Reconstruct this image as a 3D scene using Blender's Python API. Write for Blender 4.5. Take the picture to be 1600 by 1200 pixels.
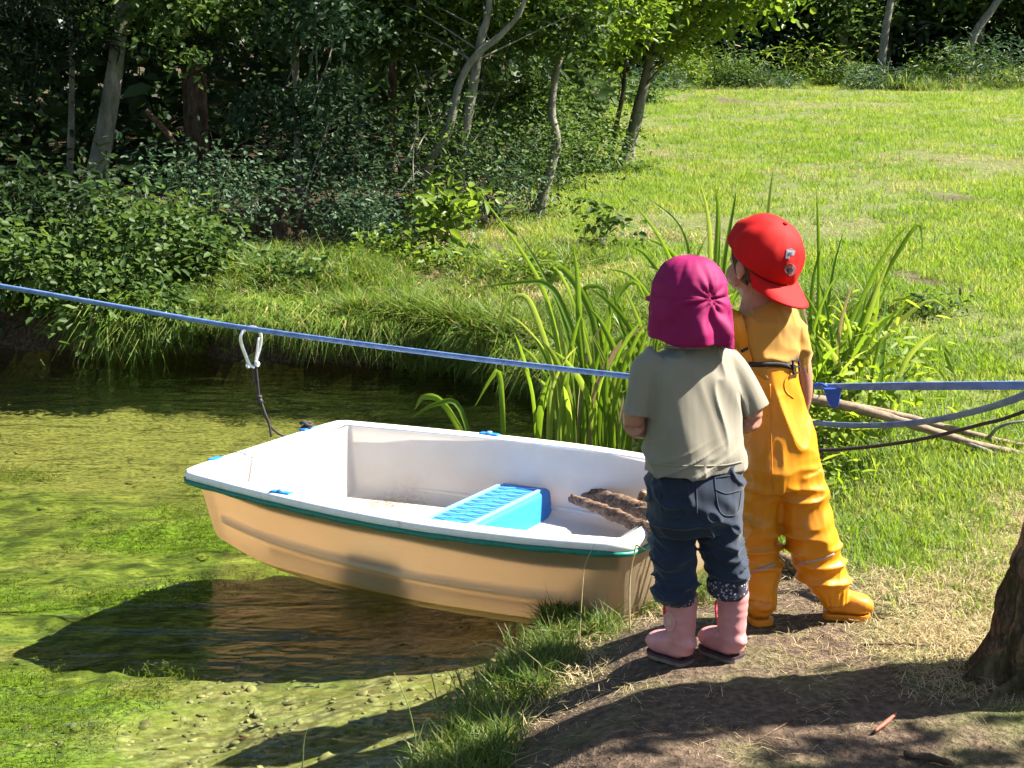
import bpy, math, random
import numpy as np
from mathutils import Vector, Matrix

random.seed(7)
RNG = np.random.default_rng(11)
for o in list(bpy.data.objects):
    bpy.data.objects.remove(o)
SC = bpy.context.scene
COL = SC.collection

# ------------------------------------------------------------------ camera
CAM_H, PITCH, FPX = 1.286, math.radians(11.0), 2300.0     # photograph is 1600 px wide
cam_data = bpy.data.cameras.new('camera')
cam = bpy.data.objects.new('camera', cam_data)
COL.objects.link(cam)
cam.location = (0, 0, CAM_H)
cam.rotation_euler = (math.radians(90) - PITCH, 0, 0)
cam_data.sensor_width = 36.0
cam_data.sensor_fit = 'HORIZONTAL'
cam_data.lens = FPX / 1600.0 * 36.0
cam_data.clip_start = 0.05
cam_data.clip_end = 2000
SC.camera = cam

# ------------------------------------------------------------------ sky + sun
SUN_EL, SUN_AZ = math.radians(46), math.radians(6)        # azimuth from +X towards +Y
world = bpy.data.worlds.new('World')
SC.world = world
world.use_nodes = True
wn = world.node_tree
sky = wn.nodes.new('ShaderNodeTexSky')
sky.sky_type = 'NISHITA'
sky.sun_disc = False
sky.sun_elevation = SUN_EL
sky.sun_rotation = math.radians(90) - SUN_AZ
bg = wn.nodes['Background']
bg.inputs['Strength'].default_value = 0.05
wn.links.new(sky.outputs[0], bg.inputs['Color'])
sun_data = bpy.data.lights.new('sun', 'SUN')
sun_data.energy = 5.0
sun_data.angle = math.radians(0.53)
sun_data.color = (1.0, 0.94, 0.84)
sun = bpy.data.objects.new('sun', sun_data)
COL.objects.link(sun)
sdir = Vector((math.cos(SUN_EL) * math.cos(SUN_AZ), math.cos(SUN_EL) * math.sin(SUN_AZ), math.sin(SUN_EL)))
sun.rotation_euler = (-sdir).to_track_quat('-Z', 'Y').to_euler()
sun.location = sdir * 30

vs = SC.view_settings
vs.view_transform = 'Standard'
vs.look = 'None'
vs.gamma = 1.0
vs.use_curve_mapping = False
vs.exposure = 2.1
SC.render.engine = 'CYCLES'
SC.cycles.max_bounces = 6
SC.cycles.diffuse_bounces = 3
SC.cycles.glossy_bounces = 2
SC.cycles.use_adaptive_sampling = True
SC.cycles.adaptive_threshold = 0.03
SC.cycles.transparent_max_bounces = 12
SC.cycles.caustics_reflective = False
SC.cycles.caustics_refractive = False

# ------------------------------------------------------------------ pixel -> world
CP, SP = math.cos(PITCH), math.sin(PITCH)
def ray(x, y):
    u, v = (x - 800) / FPX, (y - 600) / FPX
    return Vector((u, CP - v * SP, -(SP + v * CP)))
def pt(x, y, Y):
    d = ray(x, y)
    return Vector((0, 0, CAM_H)) + d * (Y / d.y)
def pz(x, y, z):
    d = ray(x, y)
    return Vector((0, 0, CAM_H)) + d * ((z - CAM_H) / d.z)

# ------------------------------------------------------------------ numpy noise
def _h(i, j, k, seed):
    n = (i * 374761393 + j * 668265263 + k * 2147483647 + seed * 144665) & 0x7fffffff
    n = ((n ^ (n >> 13)) * 1274126177) & 0x7fffffff
    return ((n ^ (n >> 16)) & 0xffff) / 65535.0
def vnoise(x, y, z=0.0, seed=1):
    x = np.asarray(x, float); y = np.asarray(y, float); z = np.asarray(z, float) + x * 0
    i, j, k = np.floor(x).astype(np.int64), np.floor(y).astype(np.int64), np.floor(z).astype(np.int64)
    a, b, c = x - i, y - j, z - k
    a, b, c = a*a*(3-2*a), b*b*(3-2*b), c*c*(3-2*c)
    r = 0
    for di in (0, 1):
        for dj in (0, 1):
            for dk in (0, 1):
                w = (a if di else 1-a) * (b if dj else 1-b) * (c if dk else 1-c)
                r = r + w * _h(i+di, j+dj, k+dk, seed)
    return r * 2 - 1
def fbm(x, y, z=0.0, seed=1, oct=3):
    r, amp, f = 0, 1.0, 1.0
    for o in range(oct):
        r = r + amp * vnoise(np.asarray(x)*f, np.asarray(y)*f, np.asarray(z)*f, seed+o)
        amp *= .5; f *= 2.03
    return r
def sstep(a, b, x):
    t = np.clip((x - a) / (b - a), 0, 1)
    return t*t*(3-2*t)

# ------------------------------------------------------------------ mesh helpers
def fastmesh(name, V, F, attrs=None, smooth=False):
    """V (n,3), F (m,k) uniform polygons"""
    V = np.asarray(V, np.float32); F = np.asarray(F, np.int32)
    me = bpy.data.meshes.new(name)
    k = F.shape[1]
    me.vertices.add(len(V)); me.vertices.foreach_set('co', V.ravel())
    me.loops.add(F.size); me.loops.foreach_set('vertex_index', F.ravel())
    me.polygons.add(len(F)); me.polygons.foreach_set('loop_start', np.arange(0, F.size, k, dtype=np.int32))
    if smooth:
        me.polygons.foreach_set('use_smooth', np.ones(len(F), bool))
    for nm, arr in (attrs or {}).items():
        a = me.attributes.new(nm, 'FLOAT', 'POINT'); a.data.foreach_set('value', np.asarray(arr, np.float32))
    me.update(calc_edges=True)
    return me
def pymesh(name, V, F, smooth=True):
    me = bpy.data.meshes.new(name)
    me.from_pydata([tuple(v) for v in V], [], [tuple(f) for f in F])
    me.update()
    if smooth:
        me.polygons.foreach_set('use_smooth', np.ones(len(me.polygons), bool))
    return me
def ob(name, me, mat=None, parent=None, label=None, cat=None, group=None, kind=None):
    o = bpy.data.objects.new(name, me)
    COL.objects.link(o)
    if mat is not None and me is not None:
        if isinstance(mat, (list, tuple)):
            for m in mat: me.materials.append(m)
        else:
            me.materials.append(mat)
    if parent is not None:
        o.parent = parent
        o.matrix_parent_inverse = Matrix.Translation(-Vector(parent.location))
    if label: o['label'] = label
    if cat: o['category'] = cat
    if group: o['group'] = group
    if kind: o['kind'] = kind
    return o
def empty(name, loc, label, cat, group=None):
    o = bpy.data.objects.new(name, None)
    COL.objects.link(o)
    o.empty_display_size = 0.1
    o.location = loc
    o['label'] = label; o['category'] = cat
    if group: o['group'] = group
    return o

def catmull(P, n):
    """smooth polyline through control rows P (k,d)"""
    P = np.asarray(P, float)
    k = len(P)
    if k == 2:
        t = np.linspace(0, 1, n)[:, None]
        return P[0]*(1-t) + P[1]*t
    Q = np.vstack([2*P[0]-P[1], P, 2*P[-1]-P[-2]])
    ts = np.linspace(0, k-1, n)
    i = np.minimum(ts.astype(int), k-2); t = (ts - i)[:, None]
    a, b, c, d = Q[i], Q[i+1], Q[i+2], Q[i+3]
    return 0.5*((2*b) + (c-a)*t + (2*a-5*b+4*c-d)*t*t + (3*b-a-3*c+d)*t**3)

def tube(P, R, seg=8, ref=(0, 1, 0), cap=True, exp=2.0, R2=None, twist=0.0):
    """tube along P with in-image radius R and depth radius R2; returns V list, F list"""
    P = np.asarray([tuple(p) for p in P], float)
    n = len(P)
    R = np.broadcast_to(np.asarray(R, float), (n,)); R2 = R if R2 is None else np.broadcast_to(np.asarray(R2, float), (n,))
    T = np.gradient(P, axis=0); T /= np.linalg.norm(T, axis=1)[:, None] + 1e-12
    ref = np.asarray(ref, float)
    V = []
    pu = None
    for q in range(n):
        u = np.cross(T[q], ref)
        if np.linalg.norm(u) < 0.15:
            u = pu - T[q]*np.dot(pu, T[q]) if pu is not None else np.cross(T[q], (1, 0.1, 0))
        u /= np.linalg.norm(u)
        if pu is not None and np.dot(u, pu) < 0: u = -u
        pu = u.copy()
        w = np.cross(u, T[q])
        if twist: u, w = u*math.cos(twist) + w*math.sin(twist), w*math.cos(twist) - u*math.sin(twist)
        for s in range(seg):
            a = 2*math.pi*s/seg
            c, d = math.cos(a), math.sin(a)
            c = math.copysign(abs(c)**(2/exp), c); d = math.copysign(abs(d)**(2/exp), d)
            V.append(P[q] + u*c*R[q] + w*d*R2[q])
    F = []
    for q in range(n-1):
        for s in range(seg):
            s2 = (s+1) % seg
            F.append((q*seg+s, q*seg+s2, (q+1)*seg+s2, (q+1)*seg+s))
    if cap:
        F.append(tuple(range(seg))[::-1]); F.append(tuple((n-1)*seg+s for s in range(seg)))
    return V, F
def merge(*parts):
    V, F = [], []
    for v, f in parts:
        b = len(V); V += [tuple(p) for p in v]; F += [tuple(i+b for i in q) for q in f]
    return V, F
def boxvf(c, s, rot=None):
    V = []
    for dx in (-1, 1):
        for dy in (-1, 1):
            for dz in (-1, 1):
                p = Vector((dx*s[0]/2, dy*s[1]/2, dz*s[2]/2))
                if rot is not None: p = rot @ p
                V.append(p + Vector(c))
    F = [(0,1,3,2),(4,6,7,5),(0,4,5,1),(2,3,7,6),(0,2,6,4),(1,5,7,3)]
    return V, F
def bevel(o, w, seg=2):
    m = o.modifiers.new('bevel', 'BEVEL'); m.width = w; m.segments = seg; m.limit_method = 'ANGLE'
def ellipsoid(c, r, seg=20, rings=12, rot=None):
    V, F = [], []
    for i in range(rings+1):
        th = math.pi*i/rings
        for s in range(seg):
            a = 2*math.pi*s/seg
            p = Vector((r[0]*math.sin(th)*math.cos(a), r[1]*math.sin(th)*math.sin(a), r[2]*math.cos(th)))
            if rot is not None: p = rot @ p
            V.append(p + Vector(c))
    for i in range(rings):
        for s in range(seg):
            s2 = (s+1) % seg
            F.append((i*seg+s, (i+1)*seg+s, (i+1)*seg+s2, i*seg+s2))
    return V, F
def union_mesh(name, parts, voxel=0.005, smooth=6, factor=0.5):
    """fuse closed shapes into one continuous surface"""
    V, F = merge(*parts)
    me = pymesh(name+'_src', V, F)
    tmp = bpy.data.objects.new('tmp_union', me); COL.objects.link(tmp)
    r = tmp.modifiers.new('r', 'REMESH'); r.mode = 'VOXEL'; r.voxel_size = voxel
    if smooth:
        s = tmp.modifiers.new('s', 'SMOOTH'); s.iterations = smooth; s.factor = factor
    dg = bpy.context.evaluated_depsgraph_get()
    out = bpy.data.meshes.new_from_object(tmp.evaluated_get(dg))
    out.name = name
    bpy.data.objects.remove(tmp); bpy.data.meshes.remove(me)
    out.polygons.foreach_set('use_smooth', np.ones(len(out.polygons), bool))
    return out
def displace(me, fn):
    """move vertices along normals by fn(co, normal) (numpy)"""
    n = len(me.vertices)
    co = np.empty(n*3, np.float32); me.vertices.foreach_get('co', co); co = co.reshape(-1, 3).astype(float)
    no = np.empty(n*3, np.float32); me.vertex_normals.foreach_get('vector', no); no = no.reshape(-1, 3).astype(float)
    d = fn(co, no)
    co = co + no*d[:, None] if d.ndim == 1 else co + d
    me.vertices.foreach_set('co', co.astype(np.float32).ravel()); me.update()

# ------------------------------------------------------------------ material helpers
class NB:
    def __init__(self, name):
        self.m = bpy.data.materials.new(name); self.m.use_nodes = True
        self.t = self.m.node_tree
        for n in list(self.t.nodes):
            self.t.nodes.remove(n)
        self.out = self.t.nodes.new('ShaderNodeOutputMaterial')
    def n(self, typ, ins=None, out=0, **props):
        nd = self.t.nodes.new(typ)
        for k, v in props.items(): setattr(nd, k, v)
        for k, v in (ins or {}).items(): self.set(nd.inputs[k], v)
        return nd.outputs[out] if out is not None else nd
    def set(self, sock, v):
        if isinstance(v, bpy.types.NodeSocket): self.t.links.new(v, sock)
        else:
            if sock.type == 'RGBA' and len(v) == 3: v = (*v, 1)
            sock.default_value = v
    def ramp(self, fac, stops, interp='LINEAR'):
        nd = self.t.nodes.new('ShaderNodeValToRGB'); r = nd.color_ramp; r.interpolation = interp
        while len(r.elements) < len(stops): r.elements.new(0.5)
        for e, (p, c) in zip(r.elements, stops):
            e.position = p; e.color = (*c, 1) if len(c) == 3 else c
        self.t.links.new(fac, nd.inputs[0])
        return nd.outputs[0]
    def mix(self, f, a, b, mode='MIX'):
        nd = self.t.nodes.new('ShaderNodeMix'); nd.data_type = 'RGBA'; nd.blend_type = mode
        self.set(nd.inputs[0], f); self.set(nd.inputs[6], a); self.set(nd.inputs[7], b)
        return nd.outputs[2]
    def math(self, op, a, b=0.0, clamp=False):
        nd = self.t.nodes.new('ShaderNodeMath'); nd.operation = op; nd.use_clamp = clamp
        self.set(nd.inputs[0], a); self.set(nd.inputs[1], b)
        return nd.outputs[0]
    def noise(self, scale, detail=4, rough=0.55, vec=None, dist=0.0):
        ins = {'Scale': scale, 'Detail': detail, 'Roughness': rough, 'Distortion': dist}
        if vec is not None: ins['Vector'] = vec
        return self.n('ShaderNodeTexNoise', ins)
    def pos(self, scale=None):
        p = self.n('ShaderNodeNewGeometry', out='Position')
        if scale: p = self.n('ShaderNodeMapping', {'Vector': p, 'Scale': scale})
        return p
    def obj(self, scale=None, rot=None):
        p = self.n('ShaderNodeTexCoord', out='Object')
        if scale or rot: p = self.n('ShaderNodeMapping', {'Vector': p, 'Scale': scale or (1,1,1), 'Rotation': rot or (0,0,0)})
        return p
    def attr(self, name):
        return self.n('ShaderNodeAttribute', out='Fac', attribute_name=name)
    def bump(self, h, strength=0.3, dist=0.01, normal=None):
        ins = {'Height': h, 'Strength': strength, 'Distance': dist}
        if normal is not None: ins['Normal'] = normal
        return self.n('ShaderNodeBump', ins)
    def principled(self, col, rough=0.6, normal=None, spec=0.5, **kw):
        ins = {'Base Color': col, 'Roughness': rough, 'Specular IOR Level': spec}
        ins.update(kw)
        if normal is not None: ins['Normal'] = normal
        return self.n('ShaderNodeBsdfPrincipled', ins)
    def mixs(self, f, a, b):
        return self.n('ShaderNodeMixShader', {0: f, 1: a, 2: b})
    def done(self, sh):
        self.t.links.new(sh, self.out.inputs[0]); return self.m

def leafmat(name, stops, transl=0.4, rough=0.45, tcol=None, spec=0.22, sat=1.35, patch=False):
    b = NB(name)
    r = b.attr('rnd')
    if patch:
        r = b.math('ADD', b.math('MULTIPLY', r, .75), b.math('MULTIPLY', b.math('SUBTRACT', b.noise(.9, 3, .6, b.pos()), .42), 1.5), True)
    c = b.ramp(r, stops)
    tc = b.n('ShaderNodeHueSaturation', {'Color': c, 'Hue': 0.485, 'Saturation': 1.1, 'Value': sat})
    p = b.principled(c, rough, spec=spec)
    t = b.n('ShaderNodeBsdfTranslucent', {'Color': tc})
    return b.done(b.mixs(transl, p, t))
def plain(name, col, rough=0.6, nscale=40, var=0.15, bump=0.2, bdist=0.003, spec=0.4, metallic=0.0, coords='pos'):
    b = NB(name)
    v = b.pos() if coords == 'pos' else b.obj()
    n = b.noise(nscale, 5, 0.6, v)
    lo = tuple(c*(1-var) for c in col); hi = tuple(min(1, c*(1+var)) for c in col)
    c = b.ramp(n, [(0.3, lo), (0.7, hi)])
    return b.done(b.principled(c, rough, b.bump(n, bump, bdist), spec, Metallic=metallic))
# ------------------------------------------------------------------ terrain
WATER_Z = -0.15
SHORE = np.array([(.30,4.02),(.52,4.22),(.72,4.5),(.92,5.0),(.95,5.6),(.78,6.2),(.5,6.7),(.2,7.2),(-.2,7.7),(-.75,7.98),
                  (-1.5,8.12),(-2.2,8.32),(-3,8.55),(-5,8.9),(-9,9.4),(-14,9.2),(-16,4),(-14,-2),(-6,-2.5),(-2.6,-.8),
                  (-1.3,.8),(-.72,1.8),(-.42,2.4),(-.24,2.92),(-.13,3.3),(-.02,3.62),(.14,3.86)])
def pond_sd(x, y):
    """signed distance to the shoreline, positive inside the pond"""
    x = np.asarray(x, float); y = np.asarray(y, float)
    d2 = np.full(x.shape, 1e9); inside = np.zeros(x.shape, bool)
    n = len(SHORE)
    for i in range(n):
        ax, ay = SHORE[i]; bx, by = SHORE[(i+1) % n]
        ex, ey = bx-ax, by-ay
        t = np.clip(((x-ax)*ex + (y-ay)*ey) / (ex*ex+ey*ey), 0, 1)
        d2 = np.minimum(d2, (x-ax-t*ex)**2 + (y-ay-t*ey)**2)
        c = (ay > y) != (by > y)
        xi = ax + (y-ay)/(by-ay+1e-12)*ex
        inside ^= c & (x < xi)
    return np.where(inside, 1, -1)*np.sqrt(d2)
def tz(x, y):
    x = np.asarray(x, float); y = np.asarray(y, float)
    sd = pond_sd(x, y) + 0.03*vnoise(x*5, y*5, seed=3) + 0.13*fbm(x*2.1, y*2.1, seed=4, oct=2)*sstep(6, 7, y)
    far = sstep(5.6, 7.0, y)                                   # high undercut bank on the far side
    land = 0.04*np.maximum(0, y-4.2) + 0.02*fbm(x*.7, y*.7, seed=5)*sstep(3.8, 6, y) + 0.008*fbm(x*5, y*5, seed=8)
    land = land + 0.05*sstep(0.6, 2.2, x)*sstep(4.5, 2.5, y)
    land = land + 0.04*far
    far_l = far*sstep(1.2, -.2, x)
    rise = (1-far_l)*sstep(0.0, 0.55, -sd) + far_l*(0.66*sstep(0.0, 0.12, -sd) + 0.34*sstep(.1, .9, -sd))
    zout = WATER_Z - 0.005 + (land - WATER_Z)*rise
    dn = 1-far
    depth = dn*(0.03 + 0.34*(1-np.exp(-np.maximum(sd, 0)/1.0))) + far*(0.10 + .25*(1-np.exp(-np.maximum(sd, 0)/.4)))
    depth = depth + (0.022*fbm(x*2.5, y*2.5, seed=21) + .010*fbm(x*9, y*9, seed=23))*sstep(.1, .6, sd)
    zin = WATER_Z - np.maximum(depth, 0.015)*sstep(0, .08, sd)
    return np.where(sd > 0, zin, zout)
def gz(x, y): return float(tz(np.array([x]), np.array([y]))[0])
def pg(x, y):
    """pixel -> point on the terrain"""
    d = ray(x, y); o = Vector((0, 0, CAM_H))
    ts = np.geomspace(2.0, 90, 2500)
    X, Y, Z = d.x*ts, d.y*ts, CAM_H + d.z*ts
    hit = np.nonzero(Z < tz(X, Y))[0]
    t = ts[hit[0]] if len(hit) else ts[-1]
    return o + d*t
def pxw(P):
    """world -> photograph pixel arrays"""
    P = np.asarray(P, float); x, y, z = P[..., 0], P[..., 1], P[..., 2]-CAM_H
    dep = y*CP - z*SP; up = y*SP + z*CP
    return 800 + FPX*x/dep, 600 - FPX*up/dep

def graded(pts):
    out = []
    for (a, b, s) in pts: out += list(np.arange(a, b, s))
    return np.array(out + [pts[-1][1]])
gx = graded([(-260,-40,30),(-40,-12,3),(-12,-4,.25),(-4,-1.6,.07),(-1.6,2.2,.03),(2.2,5,.1),(5,16,.4),(16,40,3),(40,260,30)])
gy = graded([(-40,-4,4),(-4,1.8,.3),(1.8,4.8,.03),(4.8,9.2,.05),(9.2,14,.12),(14,30,.4),(30,70,1.5),(70,400,30)])
GX, GY = np.meshgrid(gx, gy)
GZ = tz(GX.ravel(), GY.ravel()).reshape(GX.shape)
GZ = GZ - 0.02*np.maximum(0, GY-75)*0 
SD = pond_sd(GX.ravel(), GY.ravel())
V = np.stack([GX.ravel(), GY.ravel(), GZ.ravel()], 1)
ny, nx = GX.shape
idx = np.arange(nx*ny).reshape(ny, nx)
F = np.stack([idx[:-1, :-1], idx[:-1, 1:], idx[1:, 1:], idx[1:, :-1]], -1).reshape(-1, 4)
TRACKS = []
for q in ((1385,292,1535,316,.16),(1410,428,1545,468,.09),(1090,150,1160,160,.45),(770,440,900,410,.18)):
    p0_, p1_ = pg(q[0], q[1]), pg(q[2], q[3]); TRACKS.append((p0_.x, p0_.y, p1_.x, p1_.y, q[4]))
def path_mask(x, y):
    """trodden bare earth on the near bank"""
    cx = 0.42 + 0.10*(y-3)
    wob = 0.16*fbm(x*2.2, y*2.2, seed=31)
    m = sstep(0.62, 0.30, np.abs(x-cx-0.12)+wob)*sstep(4.9, 4.1, y+wob)
    m2 = sstep(3.05, 2.75, y + wob*1.2 + 0.05*x)*sstep(-.5, -.1, x-(-.1))*sstep(6, 2, x)
    m = np.maximum(m, m2*0.95)
    for ax, ay, bx, by, w in TRACKS:                       # worn strips in the meadow
        ex, ey = bx-ax, by-ay; t = np.clip(((x-ax)*ex + (y-ay)*ey)/(ex*ex+ey*ey), 0, 1)
        m = np.maximum(m, .9*sstep(w, w*.3, np.hypot(x-ax-t*ex, y-ay-t*ey) + w*.9*fbm(x*2.5, y*1.6, seed=33)))
    return np.clip(m, 0, 1)
def wood_mask(x, y):
    edge = 0.1 + 0.085*(y-11)
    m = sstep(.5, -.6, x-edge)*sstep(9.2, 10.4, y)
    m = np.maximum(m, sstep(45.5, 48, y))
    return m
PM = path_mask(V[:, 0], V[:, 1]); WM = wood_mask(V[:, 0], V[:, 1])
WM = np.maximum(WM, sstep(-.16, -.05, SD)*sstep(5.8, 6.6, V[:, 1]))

b = NB('ground_soil')
p = b.pos()
n1 = b.noise(3.0, 2, .6, p); n2 = b.noise(45, 3, .65, p)
grass = b.ramp(n2, [(.3, (.062,.085,.022)), (.55, (.11,.13,.04)), (.75, (.20,.17,.085))])
dirt = b.ramp(n2, [(.28, (.038,.025,.017)), (.5, (.085,.058,.039)), (.78, (.16,.115,.078))])
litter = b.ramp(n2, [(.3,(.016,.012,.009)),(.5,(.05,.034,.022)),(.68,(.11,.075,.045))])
c = b.mix(b.math('MULTIPLY', b.attr('path'), b.ramp(n1, [(.32,(.5,.5,.5)),(.5,(1,1,1))])), grass, dirt)
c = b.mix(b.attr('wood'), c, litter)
gm = b.done(b.principled(c, .92, b.bump(n2, .9, .02), .15))
# pond bed: algae, silt and near-shore pebbles
b = NB('pond_bed_algae')
st = b.n('ShaderNodeMapping', {'Vector': b.pos(), 'Scale': (1.0, 1.7, 1.0), 'Rotation': (0, 0, .15)})
a2 = b.noise(6.5, 6, .62, st, .5); a3 = b.noise(40, 3, .7, st)
vor = b.n('ShaderNodeTexVoronoi', {'Vector': b.n('ShaderNodeMapping', {'Vector': b.pos(), 'Scale': (1.0, 1.5, 1.0)}), 'Scale': 26.0, 'Randomness': 1.0}, out=None)
algae = b.ramp(a2, [(.30,(.022,.026,.009)),(.42,(.060,.078,.020)),(.54,(.145,.17,.036)),(.70,(.285,.285,.072))])
algae = b.mix(b.attr('moss'), algae, b.ramp(a3, [(.3,(.09,.14,.014)),(.7,(.20,.30,.03))]))
algae = b.mix(b.attr('silt'), algae, b.ramp(a3,[(.3,(.115,.105,.038)),(.7,(.28,.235,.09))]))
peb = b.ramp(vor.outputs['Color'], [(.1,(.13,.11,.06)),(.4,(.27,.22,.13)),(.7,(.37,.32,.205)),(1,(.22,.20,.13))])
peb = b.mix(b.ramp(vor.outputs['Distance'], [(.35,(0,0,0)),(.7,(.8,.8,.8))]), peb, (.10,.085,.045))
peb = b.mix(b.ramp(a2, [(.46,(0,0,0)),(.62,(.55,.55,.55))]), peb, (.20,.21,.05))
algae = b.mix(b.ramp(a3, [(.36,(.75,.75,.75)),(.52,(0,0,0))]), algae, (.045,.05,.016))
bedm = b.done(b.principled(b.mix(b.attr('deep'), peb, algae), .9, b.bump(a3, .5, .012), .1))
x, y = V[:, 0], V[:, 1]
att = {'path': PM, 'wood': WM, 'moss': sstep(.05, .5, fbm(x*1.6, y*2.4, seed=51, oct=4) + .35*np.exp(-((x+1.3)**2+(y-3.6)**2)/.2))*.85,
       'silt': np.clip(sstep(.15, .55, fbm(x*1.2+9, y*2.2, seed=57, oct=4))*.8 + .9*sstep(6.0, 6.9, y + .3*fbm(x*1.5, y*3, seed=58)), 0, 1),
       'deep': np.clip(sstep(.55, 1.2, SD + .25*fbm(x*2.4, y*2.4, seed=41)) + sstep(5, 6.5, y), 0, 1)}
fsd = SD[F].max(1)
wetf = (SD[F].min(1) > np.where(V[F[:, 0], 1] > 6, .05, -.01))
def subset(name, mask):
    f = F[mask]; u, inv = np.unique(f, return_inverse=True)
    return fastmesh(name, V[u], inv.reshape(f.shape), {k: a[u] for k, a in att.items()}, True)
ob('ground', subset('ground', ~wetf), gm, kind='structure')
ob('pond_bed', subset('pond_bed', wetf), bedm, kind='structure')

# ------------------------------------------------------------------ water
b = NB('pond_water')
p = b.pos((1.0, 2.6, 1.0))
w1 = b.noise(2.6, 3, .55, p, .4); w2 = b.noise(11, 2, .5, p, .3)
pw = b.n('ShaderNodeVectorMath', {0: b.pos(), 1: (-0.15, -6.7, 0.15)}, operation='ADD')
wv = b.n('ShaderNodeTexWave', {'Vector': pw, 'Scale': 6.0, 'Distortion': 1.2, 'Detail': 1.0}, wave_type='RINGS', rings_direction='SPHERICAL', out='Fac')
dist = b.n('ShaderNodeVectorMath', {0: pw}, operation='LENGTH', out='Value')
ring = b.math('MULTIPLY', wv, b.ramp(dist, [(0, (.5,.5,.5)), (1.0, (0,0,0))]))
hgt = b.math('ADD', b.math('ADD', b.math('MULTIPLY', w1, 1.0), b.math('MULTIPLY', w2, .16)), b.math('MULTIPLY', ring, .12))
nb = b.bump(hgt, .45, .05)
fr = b.n('ShaderNodeFresnel', {'IOR': 1.33, 'Normal': nb})
gl = b.n('ShaderNodeBsdfGlossy', {'Color': (1,1,1,1), 'Roughness': .03, 'Normal': nb})
tr = b.n('ShaderNodeBsdfTransparent', {'Color': (.82,.89,.68,1)})
wm = b.done(b.mixs(fr, tr, gl))
wx = np.linspace(-17, 1.2, 60); wy = np.linspace(-4, 10, 60)
WX, WY = np.meshgrid(wx, wy); wi = np.arange(3600).reshape(60, 60)
me = fastmesh('water', np.stack([WX.ravel(), WY.ravel(), np.full(3600, WATER_Z)], 1),
              np.stack([wi[:-1,:-1], wi[:-1,1:], wi[1:,1:], wi[1:,:-1]], -1).reshape(-1, 4), None, True)
ob('water', me, wm, kind='structure')
# ------------------------------------------------------------------ the boat
RIM = 0.106
BL = 1.573
BE = Vector((.875, -.484, 0)).normalized(); BPv = Vector((.484, .875, 0)).normalized()
B0 = Vector((-.833, 4.955, 0)) - BPv*0.03
def bl(a, p, z): return B0 + BE*a + BPv*p + Vector((0, 0, z))     # boat coordinates -> world
_s = [0, .08, .2, .4, .6, .8, .93, 1]; _w = [.425, .447, .48, .52, .535, .505, .462, .435]
def bw(s): return float(np.interp(s, np.linspace(0,1,41), np.interp(np.linspace(0,1,41), _s, _w)))
WS = catmull(np.stack([_s, _w], 1), 200)
def bw(s): return float(np.interp(s, WS[:, 0], WS[:, 1]))
def sheer(s): return 0.012*(1-s)**2 + 0.006*s*s
boat_root = empty('rowing_boat', (*bl(BL/2, 0, WATER_Z)[:2], WATER_Z), 'small white pram boat with tan hull and green edge moored at the bank', 'boat')

b = NB('hull_tan')
n = b.noise(6, 5, .6, b.pos()); n2 = b.noise(60, 4, .6, b.pos())
sep = b.n('ShaderNodeSeparateXYZ', {0: b.pos()}, out='Z')
c = b.ramp(n, [(.3,(.38,.295,.18)),(.7,(.43,.345,.22))])
c = b.mix(b.ramp(b.math('ADD', b.math('MULTIPLY', b.math('SUBTRACT', sep, WATER_Z), 22), b.math('MULTIPLY', n, .5)), [(.3,(.9,.9,.9)),(.75,(0,0,0))]), c, (.30,.24,.05))
c = b.mix(b.ramp(n2, [(.66,(0,0,0)),(.74,(.35,.35,.35))]), c, (.30,.22,.12))
sc_ = b.noise(5, 3, .6, b.pos((1, 1, 6)), 2.0)
c = b.mix(b.ramp(sc_, [(.56,(0,0,0)),(.66,(.35,.35,.35))]), c, (.33,.25,.14))
hull_m = b.done(b.mixs(b.math('SUBTRACT', .48, b.math('MULTIPLY', b.attr('thick'), .30)), b.principled(c, .42, b.bump(n2, .04, .002), .4), b.n('ShaderNodeBsdfTranslucent', {'Color': (.56,.37,.19,1)})))
b = NB('boat_inside_white')
n = b.noise(9, 6, .65, b.pos()); n2 = b.noise(70, 5, .7, b.pos())
bp = b.n('ShaderNodeVectorMath', {0: b.pos(), 1: tuple(-pz(598, 788, -.126))}, operation='ADD')
bp = b.n('ShaderNodeMapping', {'Vector': bp, 'Rotation': (0, 0, .5), 'Scale': (5.0, 9.0, 3)})
dm = b.n('ShaderNodeVectorMath', {0: bp}, operation='LENGTH', out='Value')
dm = b.math('MULTIPLY', b.ramp(dm, [(.3,(1,1,1)),(1,(0,0,0))]), b.ramp(n2, [(.42,(0,0,0)),(.56,(1,1,1))]))
c = b.ramp(n, [(.3,(.78,.75,.73)),(.7,(.86,.845,.83))])
c = b.mix(b.ramp(n2, [(.64,(0,0,0)),(.78,(.4,.4,.4))]), c, (.50,.42,.36))
c = b.mix(dm, c, (.34,.20,.11))
sc1 = b.noise(16, 2, .5, b.pos((1, 1, 2.5)), 3.0)
c = b.mix(b.ramp(sc1, [(.492,(0,0,0)),(.5,(.3,.3,.3)),(.508,(0,0,0))]), c, (.42,.36,.34))
white_m = b.done(b.mixs(.45, b.principled(c, .38, b.bump(n2, .05, .002), .4), b.n('ShaderNodeBsdfTranslucent', {'Color': (.95,.85,.72,1)})))
b = NB('boat_rim_white')
n = b.noise(30, 5, .6, b.pos())
rim_m = b.done(b.principled(b.ramp(n, [(.3,(.72,.70,.68)),(.6,(.80,.785,.77)),(.75,(.60,.56,.52))]), .4, b.bump(n, .05, .002), .4))
green_m = plain('rub_green', (.006,.16,.115), .45, 60, .25, .25, .002)
blue_m = plain('seat_blue', (.025,.19,.60), .38, 30, .08, .05, .002)
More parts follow.
